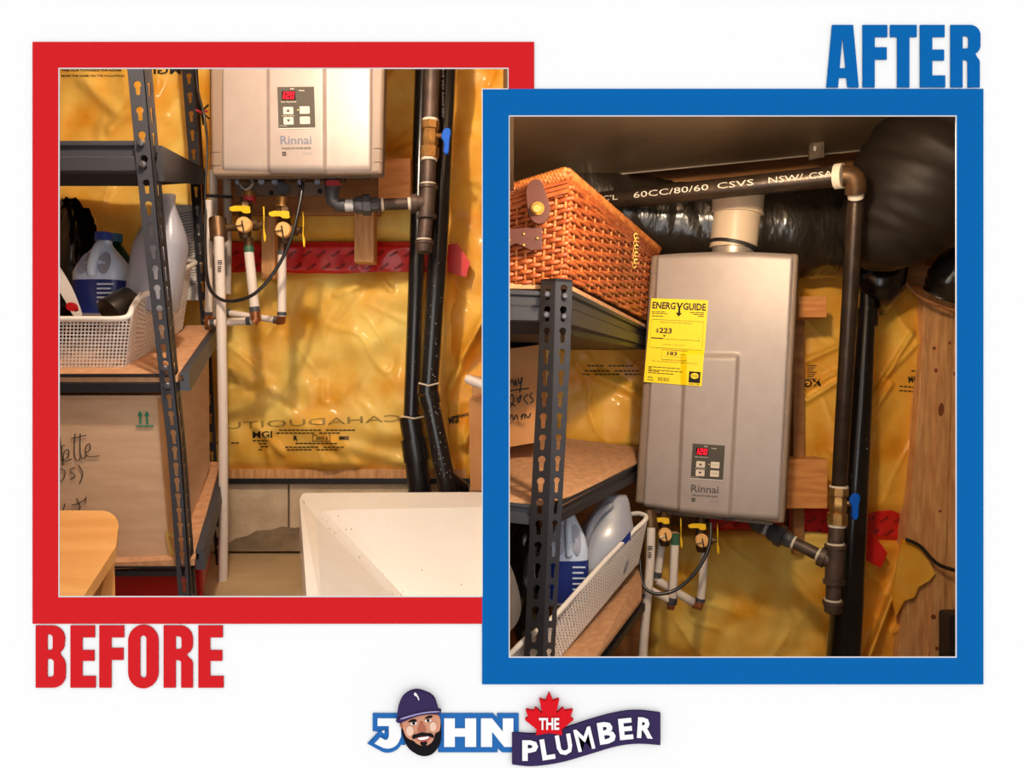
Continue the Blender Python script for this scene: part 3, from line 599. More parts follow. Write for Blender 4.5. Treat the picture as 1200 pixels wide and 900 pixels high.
for x, y in ((286, 222), (318, 226), (352, 217), (375, 224)): MB().pplate([ell(x, y, 3, 3, 12)], 1.948, .001).build('bracket_hole', M['steeld'], hA)
MB().seg(at(331, 221, 1.90), at(331, 221, 1.86), [(0, .013), (1, .012)], 14).build('black_port', M['steeld'], hA, smooth='auto')
MB().seg(at(331, 221, 1.861), at(331, 221, 1.855), [(0, .016), (.9, .016), (1, .012)], 14).build('port_ring', M['gasket'], hA, smooth='auto')
MB().ptube([(292, 225, 1.80), (292, 231, 1.80)], 8).build('hex_nut', M['brass'], hA, smooth='auto'); MB().ptube([(292, 231, 1.80), (292, 236, 1.80)], 7.5).build('red_gasket', M['redw'], hA, smooth='auto')
MB().ptube([(331, 232, 1.80), (331, 243, 1.80)], 8).build('hex_nut', M['brass'], hA, smooth='auto')
MB().ptube([(390, 216, 1.79), (389, 225, 1.79)], 9).build('hex_nut', M['fore'], hA, smooth='auto')
MB().tube([at(*p) for p in spline([(284, 208, 1.8), (282, 217, 1.79), (289, 222, 1.78), (296, 215, 1.79), (293, 208, 1.8)], 5)], .003, 8).build('drain_tube', M['conduit'], hA, smooth=True)
for x in (279, 306, 322, 352, 372): MB().seg(at(x, 213, 1.92), at(x, 213, 1.90), [(0, .006), (.5, .006), (.55, .009), (1, .008)], 6).build('screw', M['bolt'], hA, smooth='auto')
# valves under heaters: builder (each a thing)
def valve(label, cx, cy, Y, s=1.0, tagm=True):
    r = empty('service_valve', at(cx, cy + 14 * s, Y), label, 'valve')
    P = lambda dx, dy, dY=0: at(cx + dx * s, cy + dy * s, Y + dY)
    k = Y / F * s
    MB().seg(P(0, -32), P(0, 16), [(0, 6 * k), (.12, 6 * k), (.13, 9 * k), (.3, 9 * k), (.31, 7 * k), (.5, 8 * k), (.62, 10 * k), (.7, 10 * k), (.72, 7.5 * k), (.9, 7.5 * k), (1, 6 * k)], 8).build('body', M['bronze'], r, smooth='auto')
    MB().seg(P(-4, 0), P(22, 0), [(0, 5 * k), (.5, 5 * k), (.52, 6.5 * k), (.75, 6.5 * k), (.76, 4 * k), (1, 4 * k)], 8).build('side_port', M['bronze'], r, smooth='auto')
    a = P(0, 0, -.03); MB().seg(a, a + Vector((0, -.012, 0)), [(0, 9 * k), (.8, 9 * k), (1, 8 * k)], 22).build('round_tag', M['tagm'], r, smooth='auto')
    mb = MB(); b = a + Vector((0, -.015, 0)); mb.tube([b + Vector((-1 * k, 0, 4 * k)), b + Vector((0, 0, -1 * k)), b + Vector((1.5 * k, 0, -10 * k))], .9 * k, 6); mb.tube([b + Vector((-9 * k, 0, -3 * k)), b + Vector((0, 0, -1 * k))], .6 * k, 6); mb.build('wire_tie', M['cable'], r)
    mb = MB(); mb.plate([sm([(-18, -23), (6, -23), (6, -19), (7, -14), (-2, -14), (-4, -17), (-18, -16)], 1)], lambda x, y: P(x, y, -.028), lambda x, y: P(x, y, -.018)); mb.build('lever', M['yel'], r)
    mb = MB(); mb.plate([sm([(21, -22), (23, -22), (23, -6), (22.4, 4), (25, 12), (24, 20), (22, 18), (21.4, 4), (22, -6)], 1)], lambda x, y: P(x, y, -.022), lambda x, y: P(x, y, -.014)); mb.build('drain_lever', M['yel'], r)
    return r
valve('bronze valve with yellow lever and round tag, left of two under the left heater', 287, 264, 1.80)
valve('bronze valve with yellow lever and round tag, right of two under the left heater', 333, 270, 1.80)
def pipe(name, label, pp, rpx, m, ends=(), group=None, cat='pipe', mark=None):
    """bare pipe with bands/elbows: ends = list of (part, pts, r, mat)"""
    r = empty(name, at(*pp[-1]), label, cat, group)
    MB().ptube(pp, rpx, 14).build('pipe', M[m], r, smooth='auto')
    for (n_, q, rr, mm) in ends: MB().ptube(q, rr, 14).build(n_, M[mm], r, smooth='auto')
    if mark:
        x, y, Y = mark; mb = MB()
        for q in range(8):
            if q != 3: mb.pplate([rect(x - 2.6, y + q * 1.8, x + (2.6 if q < 3 else 1.5), y + q * 1.8 + 1)], Y, .0004)
        mb.build('barcode', M['print_'], r)
    return r
pipe('water_pipe', 'long white plastic pipe running down to the floor beside the left shelf', [(256.5, 278, 1.78), (259.5, 380, 1.78), (261.5, 500, 1.78), (262, 600, 1.78), (260.5, 735, 1.78)], [5.8, 5.8, 5.4, 5.2, 6], 'pex',
   [('elbow_fitting', [(255, 257, 1.80), (256.5, 281, 1.79)], 10, 'bronze'), ('side_nipple', [(262, 267, 1.80), (282, 266, 1.80)], 4.5, 'bronze')], mark=(257.6, 305, 1.766))
pipe('water_pipe', 'white pipe with green band under the left valve, its foot turning left', [(291.5, 293, 1.80), (299, 366, 1.80)], 5.6, 'pex', [('collar', [(291, 279, 1.8), (291.5, 290, 1.8)], 5.4, 'bronze'), ('green_band', [(291.5, 289, 1.8), (292, 296, 1.8)], 5.9, 'greenf'),
   ('clamp', [(298, 360, 1.8), (299, 366, 1.8)], 6.1, 'fore'), ('elbow', [(299, 366, 1.8), (300, 374, 1.8), (297, 377, 1.8)], 6, 'copper'), ('cross_run', [(296, 376, 1.8), (246, 379, 1.80)], 4.4, 'pex'), ('clamp', [(294, 376, 1.8), (289, 376.3, 1.8)], 4.9, 'fore'), ('clamp', [(252, 378.6, 1.8), (247, 379, 1.8)], 4.9, 'fore')])
pipe('water_pipe', 'white pipe under the right valve with copper elbow, its foot turning left', [(330.5, 298, 1.80), (330.5, 371, 1.80)], 5, 'pex', [('collar', [(331, 280, 1.8), (331, 298, 1.8)], 5.2, 'bronze'), ('clamp', [(330.5, 295, 1.8), (330.5, 299, 1.8)], 5.5, 'fore'), ('clamp', [(330.5, 366, 1.8), (330.5, 370, 1.8)], 5.5, 'fore'),
   ('elbow', [(330.5, 369, 1.8), (330, 376, 1.81), (326, 376, 1.82)], 5, 'copper'), ('cross_run', [(327, 375.5, 1.82), (268, 367, 1.86)], 4, 'pex'), ('clamp', [(325, 375.2, 1.82), (321, 374.6, 1.82)], 4.6, 'fore'), ('clamp', [(270, 367.3, 1.86), (266, 366.6, 1.86)], 4.6, 'fore')])
pipe('water_pipe', 'short white pipe with copper elbow beside the rear shelf post, red-framed room', [(245, 235, 1.86), (244.5, 372, 1.86)], 4.3, 'pex', [('elbow', [(244.5, 371, 1.86), (244.5, 379, 1.85), (250, 380, 1.84)], 4.6, 'copper'), ('clamp', [(244.5, 366, 1.86), (244.5, 370, 1.86)], 4.8, 'fore')])
r = pipe('vent_pipe', 'grey conduit strapped behind the left edge of the left heater', [(249.5, 200, 1.92), (252, 300, 1.92), (253.5, 372, 1.92)], 4.8, 'conduit')
r = pipe('vent_pipe', 'grey conduit rising behind the tall white pipe under the left heater', [(265.5, 205, 1.9), (267, 255, 1.9), (266, 345, 1.9)], 4.8, 'conduit', [('strap', [(240, 229, 1.88), (272, 231, 1.88)], 1.8, 'steeld')])
def cable(label, pp, rpx, m='cable', name='power_cable', plug=None):
    r = empty(name, at(*pp[-1]), label, 'cable'); q = spline(pp, 8); MB().tube([at(*p) for p in q], rpx / F * pp[0][2], 8).build('cord', M[m], r, smooth=True)
    if plug: MB().ptube(plug, 4.5, 8).build('plug', M['steeld'], r, smooth='auto')
cable('black cable looping in front of the white pipes below the left heater', [(356, 206, 1.76), (352, 235, 1.75), (341, 280, 1.74), (322, 318, 1.74), (297, 345, 1.74), (268, 353, 1.75), (249, 343, 1.77), (242, 320, 1.8), (240, 270, 1.84), (242, 235, 1.86)], 2.1, plug=[(356, 204, 1.76), (356, 210, 1.76)])
cable('thin black cables running down beside the rear shelf post at left', [(229, 60, 1.86), (231, 100, 1.86), (239, 135, 1.86), (243, 170, 1.87), (241, 215, 1.87), (240, 240, 1.87)], 1.4)
mb = MB()
r = empty('cable_tie', at(237, 140, 1.9), 'splayed black cable ties knotted with red wire beside the rear left post', 'cable tie')
for dx, dy in ((-6, -12), (8, -8), (-8, 10), (9, 8), (2, 15), (-3, -18)): mb.ptube([(236, 131, 1.9), (236 + dx, 131 + dy, 1.88)], 1.1, 6)
mb.build('tie', M['cable'], r, kind='stuff'); MB().ptube([(230, 129, 1.88), (236, 132, 1.87), (243, 130, 1.88)], 1.4, 6).build('red_wire', M['redw'], r)
tag(MB().pbox(382, 211, 399, 217.5, 1.77, 1.772).build('gas_tag', M['redw']), 'small red tag on the gas elbow under the left heater', 'tag')
# ---------------- shelf (before)
sA = empty('shelving_unit', at(180, 750, 1.38), 'slate grey slotted steel shelving at the left of the red-framed room', 'shelf')
ysA = [103, 133, 162, 190, 218.5, 244, 270, 295, 319, 342, 366, 389, 411, 431, 449, 470, 490, 512, 531, 550, 568, 586, 603, 620, 637, 654, 670, 686]
fA = Edge([(145, 40), (149, 80), (167, 270), (186, 435), (196, 520), (209, 700), (213, 750)], [(165, 40), (169, 80), (186, 270), (203, 435), (212, 520), (224, 700), (227, 750)], 1.38, 1.38)
gA = Edge([(165, 40), (169, 80), (186, 270), (203, 435), (212, 520), (224, 700), (227, 750)], [(174, 40), (178, 80), (194, 270), (209, 435), (218, 520), (231, 700), (234, 750)], 1.38, 1.415)
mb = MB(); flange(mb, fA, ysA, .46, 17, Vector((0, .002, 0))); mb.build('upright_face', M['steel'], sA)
mb = MB(); flange(mb, gA, [y + 2 for y in ysA], .42, 17, Vector((-.002, 0, 0))); mb.build('upright_flange', M['steeld'], sA)  # same post as its face; side shade put in as a darker steel
fB = Edge([(209, 40), (213, 80), (225, 240), (237, 400), (243, 540), (256, 700), (258, 720)], [(224, 40), (228, 80), (236, 240), (247, 400), (254, 540), (264, 700), (266, 720)], 1.93, 1.93)
ysB = [lerp(92, 690, i / 27) for i in range(28)]
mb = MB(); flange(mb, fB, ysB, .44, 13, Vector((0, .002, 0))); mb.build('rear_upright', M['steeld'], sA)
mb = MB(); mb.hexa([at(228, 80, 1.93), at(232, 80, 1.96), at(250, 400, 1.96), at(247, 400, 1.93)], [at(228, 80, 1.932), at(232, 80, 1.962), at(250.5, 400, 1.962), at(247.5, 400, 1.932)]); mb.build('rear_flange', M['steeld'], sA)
def beam(parent, mats, pts):   # pts: list of two stations each (px, ytop, ybot, Y)
    (x0, t0, b0, Ya), (x1, t1, b1, Yb) = pts
    mb = MB()
    prof = [(0, 0), (.0, .14), (.006, .2), (.006, .46), (0, .54), (0, .96), (.004, 1)]   # (inset, fraction down)
    A = [at(x0, lerp(t0, b0, f), Ya) for _, f in prof]; B = [at(x1, lerp(t1, b1, f), Yb) for _, f in prof]
    d = (B[0] - A[0]).normalized(); n_ = Vector((d.y, -d.x, 0)).normalized()
    if n_.y > 0: n_ = -n_
    A2 = [a - n_ * i for a, (i, _) in zip(A, prof)]; B2 = [a - n_ * i for a, (i, _) in zip(B, prof)]
    bk = -n_ * .014
    loopA = A2 + [A2[-1] + bk, A2[0] + bk]; loopB = B2 + [B2[-1] + bk, B2[0] + bk]
    mb.hexa(loopA, loopB); return mb.build('beam', mats, parent)
def shelfboard(parent, q, th=.012):   # q: four (px,py,Y)
    a = [at(*p) for p in q]; MB().hexa(a, [p - Vector((0, 0, th)) for p in a]).build('shelf_board', M['board'], parent)
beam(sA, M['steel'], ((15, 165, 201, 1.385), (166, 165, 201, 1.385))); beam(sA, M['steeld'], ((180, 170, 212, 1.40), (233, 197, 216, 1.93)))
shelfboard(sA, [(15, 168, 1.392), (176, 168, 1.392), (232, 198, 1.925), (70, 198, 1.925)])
MB().hexa([at(15, 201, 1.40), at(165, 201, 1.40), at(170, 218, 1.42), at(15, 218, 1.42)], [at(60, 201, 1.95) , at(232, 201, 1.92), at(232, 214, 1.92), at(60, 214, 1.95)]).build('underside_shade', M['steeld'], sA)  # black slab added as the shadow under the top shelf
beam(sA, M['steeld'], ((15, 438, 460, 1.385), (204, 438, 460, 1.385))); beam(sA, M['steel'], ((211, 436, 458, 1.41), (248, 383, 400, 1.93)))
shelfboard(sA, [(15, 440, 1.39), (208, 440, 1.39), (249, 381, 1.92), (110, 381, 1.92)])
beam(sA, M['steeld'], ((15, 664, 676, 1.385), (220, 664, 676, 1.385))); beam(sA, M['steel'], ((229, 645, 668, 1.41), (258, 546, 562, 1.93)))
shelfboard(sA, [(15, 665, 1.39), (228, 655, 1.39), (258, 541, 1.92), (150, 541, 1.92)])
for x, y in ((165, 168), (167.5, 193), (193, 432), (196, 452)): bolt(sA, x, y, 1.377)
# ---------------- box with writing
bx = empty('cardboard_box', at(137, 662, 1.40), 'large handwritten cardboard box with two green arrows, on the lower left shelf', 'box')
fr = [at(20, 466, 1.41), at(188, 465, 1.41), at(207, 661, 1.41), at(20, 661, 1.41)]; bk = [at(90, 440, 1.85), at(245, 412, 1.85), at(246, 548, 1.85), at(90, 560, 1.85)]
MB().hexa(fr, bk).build('box_body', M['card'], bx, mods=bev(.003))
MB().hexa([at(20, 463.5, 1.406), at(188, 463.5, 1.406), at(188, 467, 1.406), at(20, 467, 1.406)], [at(50, 452, 1.55), at(198, 452, 1.55), at(198, 455, 1.55), at(50, 455, 1.55)]).build('flap', M['card'], bx)
MB().pplate([[(184, 466), (190, 472), (209, 661), (200, 661)]], 1.4075, .0015).build('torn_edge', M['cardd'], bx)
MB().pplate([[(193, 622), (206, 626), (206, 630), (197, 629), (205, 650), (206, 658), (200, 658)]], 1.4055, .001).build('tape_scrap', M['stain'], bx)
mb = MB(); gp = lambda x, y: at(x, y, 1.4068); gq = lambda x, y: at(x, y, 1.4085)
for x in (164, 172): mb.plate([[(x, 481), (x + 3.5, 488), (x + 1, 487), (x + 2, 497), (x - .5, 497), (x - 1, 487), (x - 3, 488)]], gp, gq)
mb.plate([rect(159, 498.5, 180, 500.2)], gp, gq); mb.build('arrow_print', M['green'], bx)
def stroke(mb, pts, Y, wd=.55):
    q = spline([(a, b, 0) for a, b in pts], 5); mb.tube([at(a, b, Y) for a, b, _ in q], wd / F * Y, 5)
mb = MB()
for p in ([(70, 512), (74, 545), (72, 525), (76, 522)], [(72, 540), (80, 535), (80, 527), (75, 530), (75, 540), (84, 538)], [(88, 508), (87, 530), (90, 540), (95, 536)], [(94, 508), (94, 530), (97, 538), (101, 534)], [(83, 514), (92, 512), (101, 510)],
          [(100, 531), (106, 526), (104, 520), (100, 526), (103, 535), (116, 534)], [(69, 566), (75, 560), (76, 552), (70, 549)], [(88, 548), (82, 551), (88, 558), (82, 562)], [(92, 545), (97, 555), (93, 567)],
          [(76, 590), (74, 598)], [(90, 584), (94, 594), (92, 598)], [(84, 592), (92, 590), (101, 584)], [(101, 582), (100, 590)]): stroke(mb, p, 1.4075)
mb.build('handwriting', M['pen'], bx, kind='stuff')
# ---------------- table corner
r = empty('side_table', at(100, 760, 1.1), 'honey wood table corner at the bottom left of the red-framed room', 'table')
tp = [(20, 598), (105, 598)] + [p for p in arc(119, 616, 20, 18, -80, 20, 8)] + [(136, 640), (97, 700), (70, 740), (20, 740)]
hf = lambda x, y: at(x, y, lerp(1.34, 1.02, (y - 598) / 142))
MB().plate([tp], hf, lambda x, y: hf(x, y) - Vector((0, 0, .022))).build('table_top', M['table'], r, mods=bev(.004))
MB().hexa([at(128, 655, 1.28), at(134, 655, 1.28), at(136, 740, 1.24), at(108, 740, 1.24)], [at(98, 655, 1.33), at(128, 655, 1.33), at(130, 740, 1.3), at(98, 740, 1.3)]).build('table_leg', M['table'], r)
o = tag(MB().hexa([at(100, 672, 1.45), at(212, 668, 1.45), at(215, 730, 1.45), at(100, 730, 1.45)], [at(110, 668, 1.7), at(225, 655, 1.7), at(228, 712, 1.7), at(112, 712, 1.7)]).build('storage_bin', M['redp'], mods=bev(.008, 3)), 'red plastic bin on the floor under the lowest left shelf', 'bin')
o = tag(MB().hexa([at(226, 655, 1.6), at(236, 640, 1.6), at(238, 700, 1.6), at(228, 715, 1.6)], [at(236, 640, 1.9), at(246, 622, 1.9), at(248, 655, 1.9), at(240, 658, 1.9)]).build('cloth_bundle', M['redp'], mods=bev(.006)), 'dark red bundle between the left shelf posts near the floor', 'bundle')
# ---------------- utility sink
r = empty('utility_sink', at(470, 699, 1.5), 'white moulded utility sink at the bottom of the red-framed room', 'sink')
def rimpt(x, y): return at(x, y, lerp(1.72, 1.12, (y - 578) / 150))
outer = [(352, 583), (354, 579), (358, 577.5), (574, 576.5), (574, 728), (362, 728)]
inner = [(371, 607), (374, 602), (380, 599), (398, 597.5), (573, 594), (573, 727), (379, 727)]
MB().plate([outer, inner], rimpt, lambda x, y: rimpt(x, y) - Vector((0, 0, .03))).build('rim', M['sink'], r, mods=bev(.004, 3))
btm = [(478, 706, 1.44), (482, 704, 1.45), (488, 702, 1.46), (500, 701, 1.46), (573, 698, 1.46), (573, 790, 1.1), (478, 790, 1.1)]
ip = [rimpt(*p) for p in inner + inner[:1]]; bt = [at(*p) - Vector((0, 0, .02)) for p in btm + btm[:1]]
def bowl(u, v):
    t = u * (len(ip) - 1); i = min(int(t), len(ip) - 2); a = ip[i].lerp(ip[i + 1], t - i); b = bt[i].lerp(bt[i + 1], t - i)
    return a.lerp(b, v)
MB().grid(bowl, 70, 6).build('basin_side', M['sink'], r)
MB().quad(*bt[:-1]).build('basin_floor', M['sink'], r)
MB().plate([[(351.5, 584), (354.5, 584), (365, 728), (362, 728)]], lambda x, y: rimpt(x - .5, y) , lambda x, y: rimpt(x - .5, y) - Vector((0, 0, .1))).build('apron', M['sink'], r)
mb = MB(); mb.tube([rimpt(356, 588) + Vector((0, 0, .001)), rimpt(360, 650) + Vector((0, 0, .001)), rimpt(366, 727) + Vector((0, 0, .001))], .0012, 5); mb.build('rim_stain', M['stain'], r)
rn = random.Random(4); mb = MB()
for _ in range(46):
    u = rn.random() * .75; v = rn.random(); p = bowl(u, v * .9) + Vector((0, -.001, .003)); e = rn.uniform(.0006, .0018)
    mb.quad(p + Vector((-e, 0, 0)), p + Vector((0, 0, -e)), p + Vector((e, 0, 0)), p + Vector((0, 0, e)))
mb.build('speck', M['stain'], r, kind='stuff')
tag(MB().hexa([at(549, 468, 1.78), at(576, 462, 1.78), at(576, 576, 1.78), at(551, 576, 1.78)], [at(553, 464, 1.95), at(577, 460, 1.95), at(577, 570, 1.95), at(556, 570, 1.95)]).build('cardboard_box', M['cardd'], mods=bev(.003)), 'brown cardboard box behind the right end of the left sink', 'box')
r = empty('wooden_dowel', at(560, 450, 1.75), 'pale rounded stick end poking in above the box by the left sink', 'stick'); MB().ptube([(545, 443, 1.75), (548, 444, 1.75), (576, 455, 1.75)], [3.5, 5.5, 6]).build('stick', M['pex'], r, smooth='auto')
# ---------------- wire basket (before)
wb = empty('wire_basket', at(110, 442, 1.45), 'white mesh basket on the middle shelf of the red-framed room', 'basket')
f0, f1, f2, f3 = at(30, 376, 1.43), at(153, 376, 1.43), at(146, 441, 1.46), at(30, 441, 1.46)
mb = MB(); mesh_panel(mb, bil(f0, f1, f2, f3), 28, 16, .12)
s1, s2_, s3, s0 = at(226, 312, 1.85), at(214, 385, 1.84), at(146, 441, 1.46), at(153, 376, 1.43)
def side(u, v):
    p = bil(s0, s1, s2_, s3)(u, v); k = max(0, 1 - abs(u - .12) / .12) * (1 - v); return p + Vector((0, 0, .03 * k + .012 * min(1, u * 8) * (1 - v)))
mesh_panel(mb, side, 34, 16, .3); mb.build('mesh_wall', M['mesh'], wb, mods=solid(.0006), kind='stuff')
q = spline([(30, 374, 1.43), (100, 374, 1.43), (135, 374, 1.43), (150, 371, 1.44), (156, 360, 1.46), (163, 349, 1.49), (173, 344, 1.52), (190, 333, 1.62), (210, 318, 1.75), (228, 309, 1.86), (222, 306, 1.9), (190, 307, 1.9)], 6)
MB().tube([at(*p) for p in q], 3.6 / F * 1.45, 8).build('rim', M['wire'], wb, smooth=True)
jug('bleach_jug', 'white jug with blue cap and blue label in the left mesh basket', 122, 372, 280, 1.60, 62, M['jug'], M['bluecap'], M['bluel'], 10)
jug('clear_jug', 'hazy translucent jug behind the front post of the left shelf', 177, 366, 228, 1.56, 58, M['jugc'], None, None, recess=False, lean=.15)
r = empty('green_bottle', at(136, 372, 1.75), 'dark green bottle with teal cap behind the left bleach jug', 'bottle')
c = at(139, 372, 1.75); k = 1.75 / F
MB().seg(c, at(134, 283, 1.75), [(0, 20 * k), (.55, 20 * k), (.75, 18 * k), (.9, 11 * k), (1, 7 * k)], 20).build('body', M['gbot'], r, smooth=True); MB().ptube([(134, 284, 1.75), (134, 274.5, 1.75)], 9).build('cap', M['teal'], r, smooth='auto')
r = empty('black_can', at(140, 372, 1.5), 'black cylindrical can lying tilted in front of the left bleach jug', 'can')
MB().seg(at(128, 368, 1.49), at(155, 352, 1.53), [(0, .028), (.02, .031), (.95, .031), (1, .029)], 24).build('body', M['can'], r, smooth='auto')
r = empty('plastic_bag', at(80, 372, 1.78), 'crumpled black plastic bag behind the jugs on the left shelf', 'bag')
def bag(u, v, cx=72, cy=325, rx=48, ry=80, Y=1.80, D=.09, sd=4):
    a = 2 * math.pi * u; b = math.pi * v; x = math.cos(a) * math.sin(b); y = math.sin(a) * math.sin(b); z = math.cos(b)
    n_ = 1 + .22 * nz(x * 2.3 + 5, y * 2.3 + z * 2, sd) + .14 * (1 - 2 * abs(nz(x * 4, z * 4, sd + y * 3)))
    return at(cx + x * rx * n_, cy - z * ry * n_, Y - y * D * n_)
MB().grid(bag, 48, 32).build('bag_body', M['bag'], r, smooth=True)
r = empty('white_tray', at(80, 372, 1.46), 'curved white plastic dish standing at the left end of the left basket', 'dish')
MB().plate([sm([(60, 300), (70, 312), (84, 335), (95, 362), (97, 372), (86, 372), (78, 355), (66, 336), (58, 320)], 2)], lambda x, y: at(x, y, 1.50), lambda x, y: at(x, y, 1.53)).build('dish_rim', M['pex'], r, smooth='auto')
tag(MB().pplate([sm([(77, 355), (86, 354), (90, 365), (78, 364)], 1)], 1.465, .01).build('red_clip', M['redp']), 'small red clip lying in the left end of the left basket', 'clip')
r = empty('paper_sheet', at(212, 350, 1.95), 'wrinkled printed paper sheets hanging behind the left clear jug', 'paper')
pd_, mb = make_sheet(190, 240, 236, 352, 1.965, .004, .012, 12.5, nu=24, nv=40)
mb.build('sheet', M['paper'], r, smooth=True); mb = MB(); f_ = surf(pd_, .001)
for i in range(26):
    y = 252 + i * 3.4; x0 = 199 + i * .3 - (i % 3); mb.quad(*[f_(*p) for p in ((x0, y), (232 - (i % 4) * 2, y - 5), (232 - (i % 4) * 2, y - 4.2), (x0, y + .8))])
mb.build('printed_lines', M['ink'], r)
# ================================================================ ROOM "AFTER"
dC, rC = sheet('insulation_batt', 'shadowed yellow insulation behind the right shelf, between post and heater', M['insulB'], 589, 396, 776, 528, 2.12, .03, .025, 21.1, folds=((700, 440, 745, 460, 6, .02),), nu=70, nv=60)
dD, rD = sheet('insulation_batt', 'orange insulation strip with logo print between right heater and its pipes', M['insulB'], 925, 300, 1004, 604, 2.12, .04, .025, 23.4, folds=((940, 425, 985, 405, 3, .018), (945, 470, 985, 445, 3, .018), (945, 455, 988, 432, 2.5, .015)), nu=50, nv=110)
dE, rE = sheet('insulation_batt', 'orange insulation panel between the right black pipe and the pine stud', M['insulB'], 1005, 300, 1084, 613, 2.11, .05, .022, 27.7, folds=((1020, 470, 1070, 390, 3, .018), (1022, 485, 1045, 450, 3, .02), (1040, 440, 1078, 400, 2.5, .012)), nu=60, nv=120)
dG, rG = sheet('insulation_batt', 'large yellow insulation panel below the right heater', M['insul'], 755, 616, 985, 800, 2.12, .055, .034, 31.2, nu=100, nv=80)
dH, rH = sheet('insulation_batt', 'creased sagging insulation beside the foot of the right pine stud', M['insulB'], 990, 628, 1092, 800, 2.11, .05, .03, 33.9, folds=((1062, 655, 1020, 770, 5, .03), (1045, 700, 1010, 790, 4, .025), (1080, 700, 1050, 740, 4, .02)), nu=60, nv=90)
sf = surf(dC); mb = MB()
for (x, y, wd) in ((688, 428, 60), (680, 434, 72), (682, 438, 70)):
    for q in range(int(wd / 5)):
        if (q * 5 + int(y)) % 7: mb.quad(*[sf(*p) for p in ((x + q * 5, y), (x + q * 5 + 4, y), (x + q * 5 + 4, y + 1.4), (x + q * 5, y + 1.4))])
mb.build('lettering', kind='stuff', mat=M['print_'], parent= rC)
sf = surf(dD); mb = MB(); mb.text('MGI', 940, 454, 22, 9, sf, -.05, .02, mirror=True)
for i in range(7):
    mb.quad(*[sf(*p) for p in ((946, 428 + i * 2.6), (957 - i % 3 * 2, 428 + i * 2.6), (957 - i % 3 * 2, 429 + i * 2.6), (946, 429 + i * 2.6))])
mb.build('lettering', kind='stuff', mat=M['print_'], parent= rD)
sf = surf(dE); mb = MB(); mb.text('MGI', 1065, 449, 13, 8, sf, -.1, .03)
for (x, y, wd) in ((1054, 452, 25), (1054, 457, 26), (1068, 434, 12)):
    for q in range(int(wd / 5)): mb.quad(*[sf(*p) for p in ((x + q * 5, y + q * .4), (x + q * 5 + 4, y + q * .4), (x + q * 5 + 4, y + 1.4 + q * .4), (x + q * 5, y + 1.4 + q * .4))])
mb.build('lettering', kind='stuff', mat=M['print_'], parent= rE)
redband('red sheathing tape behind the right gas line, below the pine block', 925, 594, 1062, 634, 2.085, 6.2, [(1008, 622), (1024, 626), (1040, 648), (1032, 666), (1012, 655)])
redband('dark strip of red tape showing under the right heater', 832, 605, 920, 621, 2.08, 7.2)
# right pine stud
r = empty('wall_stud', at(1100, 800, 2.0), 'wide knotty pine stud at the right of the blue-framed room', 'stud')
sp = [(1084, 330), (1082, 392), (1078, 450), (1073, 530), (1066, 600), (1062, 640), (1058, 700), (1050, 800), (1200, 800), (1200, 330)]
MB().pplate([sp], 2.03, .10).build('stud_face', M['wood'], r, mods=bev(.002))
MB().pplate([[(1102, 330), (1118, 330), (1104, 800), (1088, 800)]], 2.024, .006).build('second_board', M['wood'], r)
for x, y, a, b in ((1103, 480, 3.2, 8), (1097, 434, 2, 2.5), (1095, 408, 2, 2), (1113, 402, 1.6, 2), (1102, 599, 1.6, 1.6), (1094, 723, 3, 3), (1098, 760, 2, 2.5), (1119, 438, 1.5, 2.5)):
    MB().pplate([ell(x, y, a, b, 14, .1)], 2.0225, .001).build('wood_knot', M['knot'], r)
MB().pplate([sm([(1058, 632), (1076, 640), (1088, 655), (1096, 672), (1090, 680), (1076, 688), (1072, 700), (1060, 704), (1050, 722), (1046, 700), (1052, 660)], 0)], 2.012, .008).build('peeled_facing', M['insulB'], r)
block('small pine block end high on the right side of the right heater', 936, 347, 969, 372, 1.93, 2.02, 'woodh')
block('large orange pine block right of the foot of the right heater', 912, 538, 970, 596, 1.95, 2.03, 'woodh')
block('narrow pine batten behind the right edge of the right heater', 930, 360, 943, 650, 2.03, 2.05, 'woodd', 'batten', 'wood')
# shelf (after)
sB = empty('shelving_unit', at(640, 780, 1.36), 'slate grey slotted steel shelving at the left of the blue-framed room', 'shelf')
ysC = [342.5 + i * 25.1 for i in range(18)]
L0 = [(634, 328), (631, 420), (624, 550), (614, 770), (611, 830)]; L1 = [(651, 328), (649, 420), (645, 550), (636, 770), (633, 830)]; L2 = [(671, 336), (668, 420), (661, 550), (650, 770), (647, 830)]
e1 = Edge(L0, L1, 1.40, 1.37); e2 = Edge(L1, [(a, b if i else 328) for i, (a, b) in enumerate(L2)], 1.37, 1.40)
mb = MB(); flange(mb, e1, ysC, .42, 18, Vector((0, .002, 0))); mb.build('upright_face', M['steel'], sB)
mb = MB(); flange(mb, e2, ysC, .42, 18, Vector((0, .002, 0))); mb.build('upright_flange', M['steel'], sB)
tag(MB().hexa([at(634, 327, 1.40), at(651, 326, 1.368), at(671, 328, 1.40), at(652, 329, 1.42)], [at(634, 329, 1.40), at(651, 329, 1.368), at(671, 331, 1.40), at(652, 331, 1.42)]).build('post_cap', M['steeld'], sB))
beam(sB, M['steel'], ((589, 339, 376, 1.41), (634, 341, 377, 1.405))); beam(sB, M['steeld'], ((670, 340, 382, 1.405), (760, 386, 406, 1.94)))
shelfboard(sB, [(589, 333, 1.415), (668, 334, 1.415), (760, 382, 1.94), (600, 382, 1.94)], .008)
MB().hexa([at(589, 376, 1.42), at(660, 377, 1.42), at(664, 392, 1.45), at(589, 392, 1.45)], [at(600, 402, 1.95), at(758, 404, 1.94), at(758, 410, 1.94), at(600, 410, 1.95)]).build('underside_shade', M['steeld'], sB)  # dark slab stands in for shadow below this shelf as well
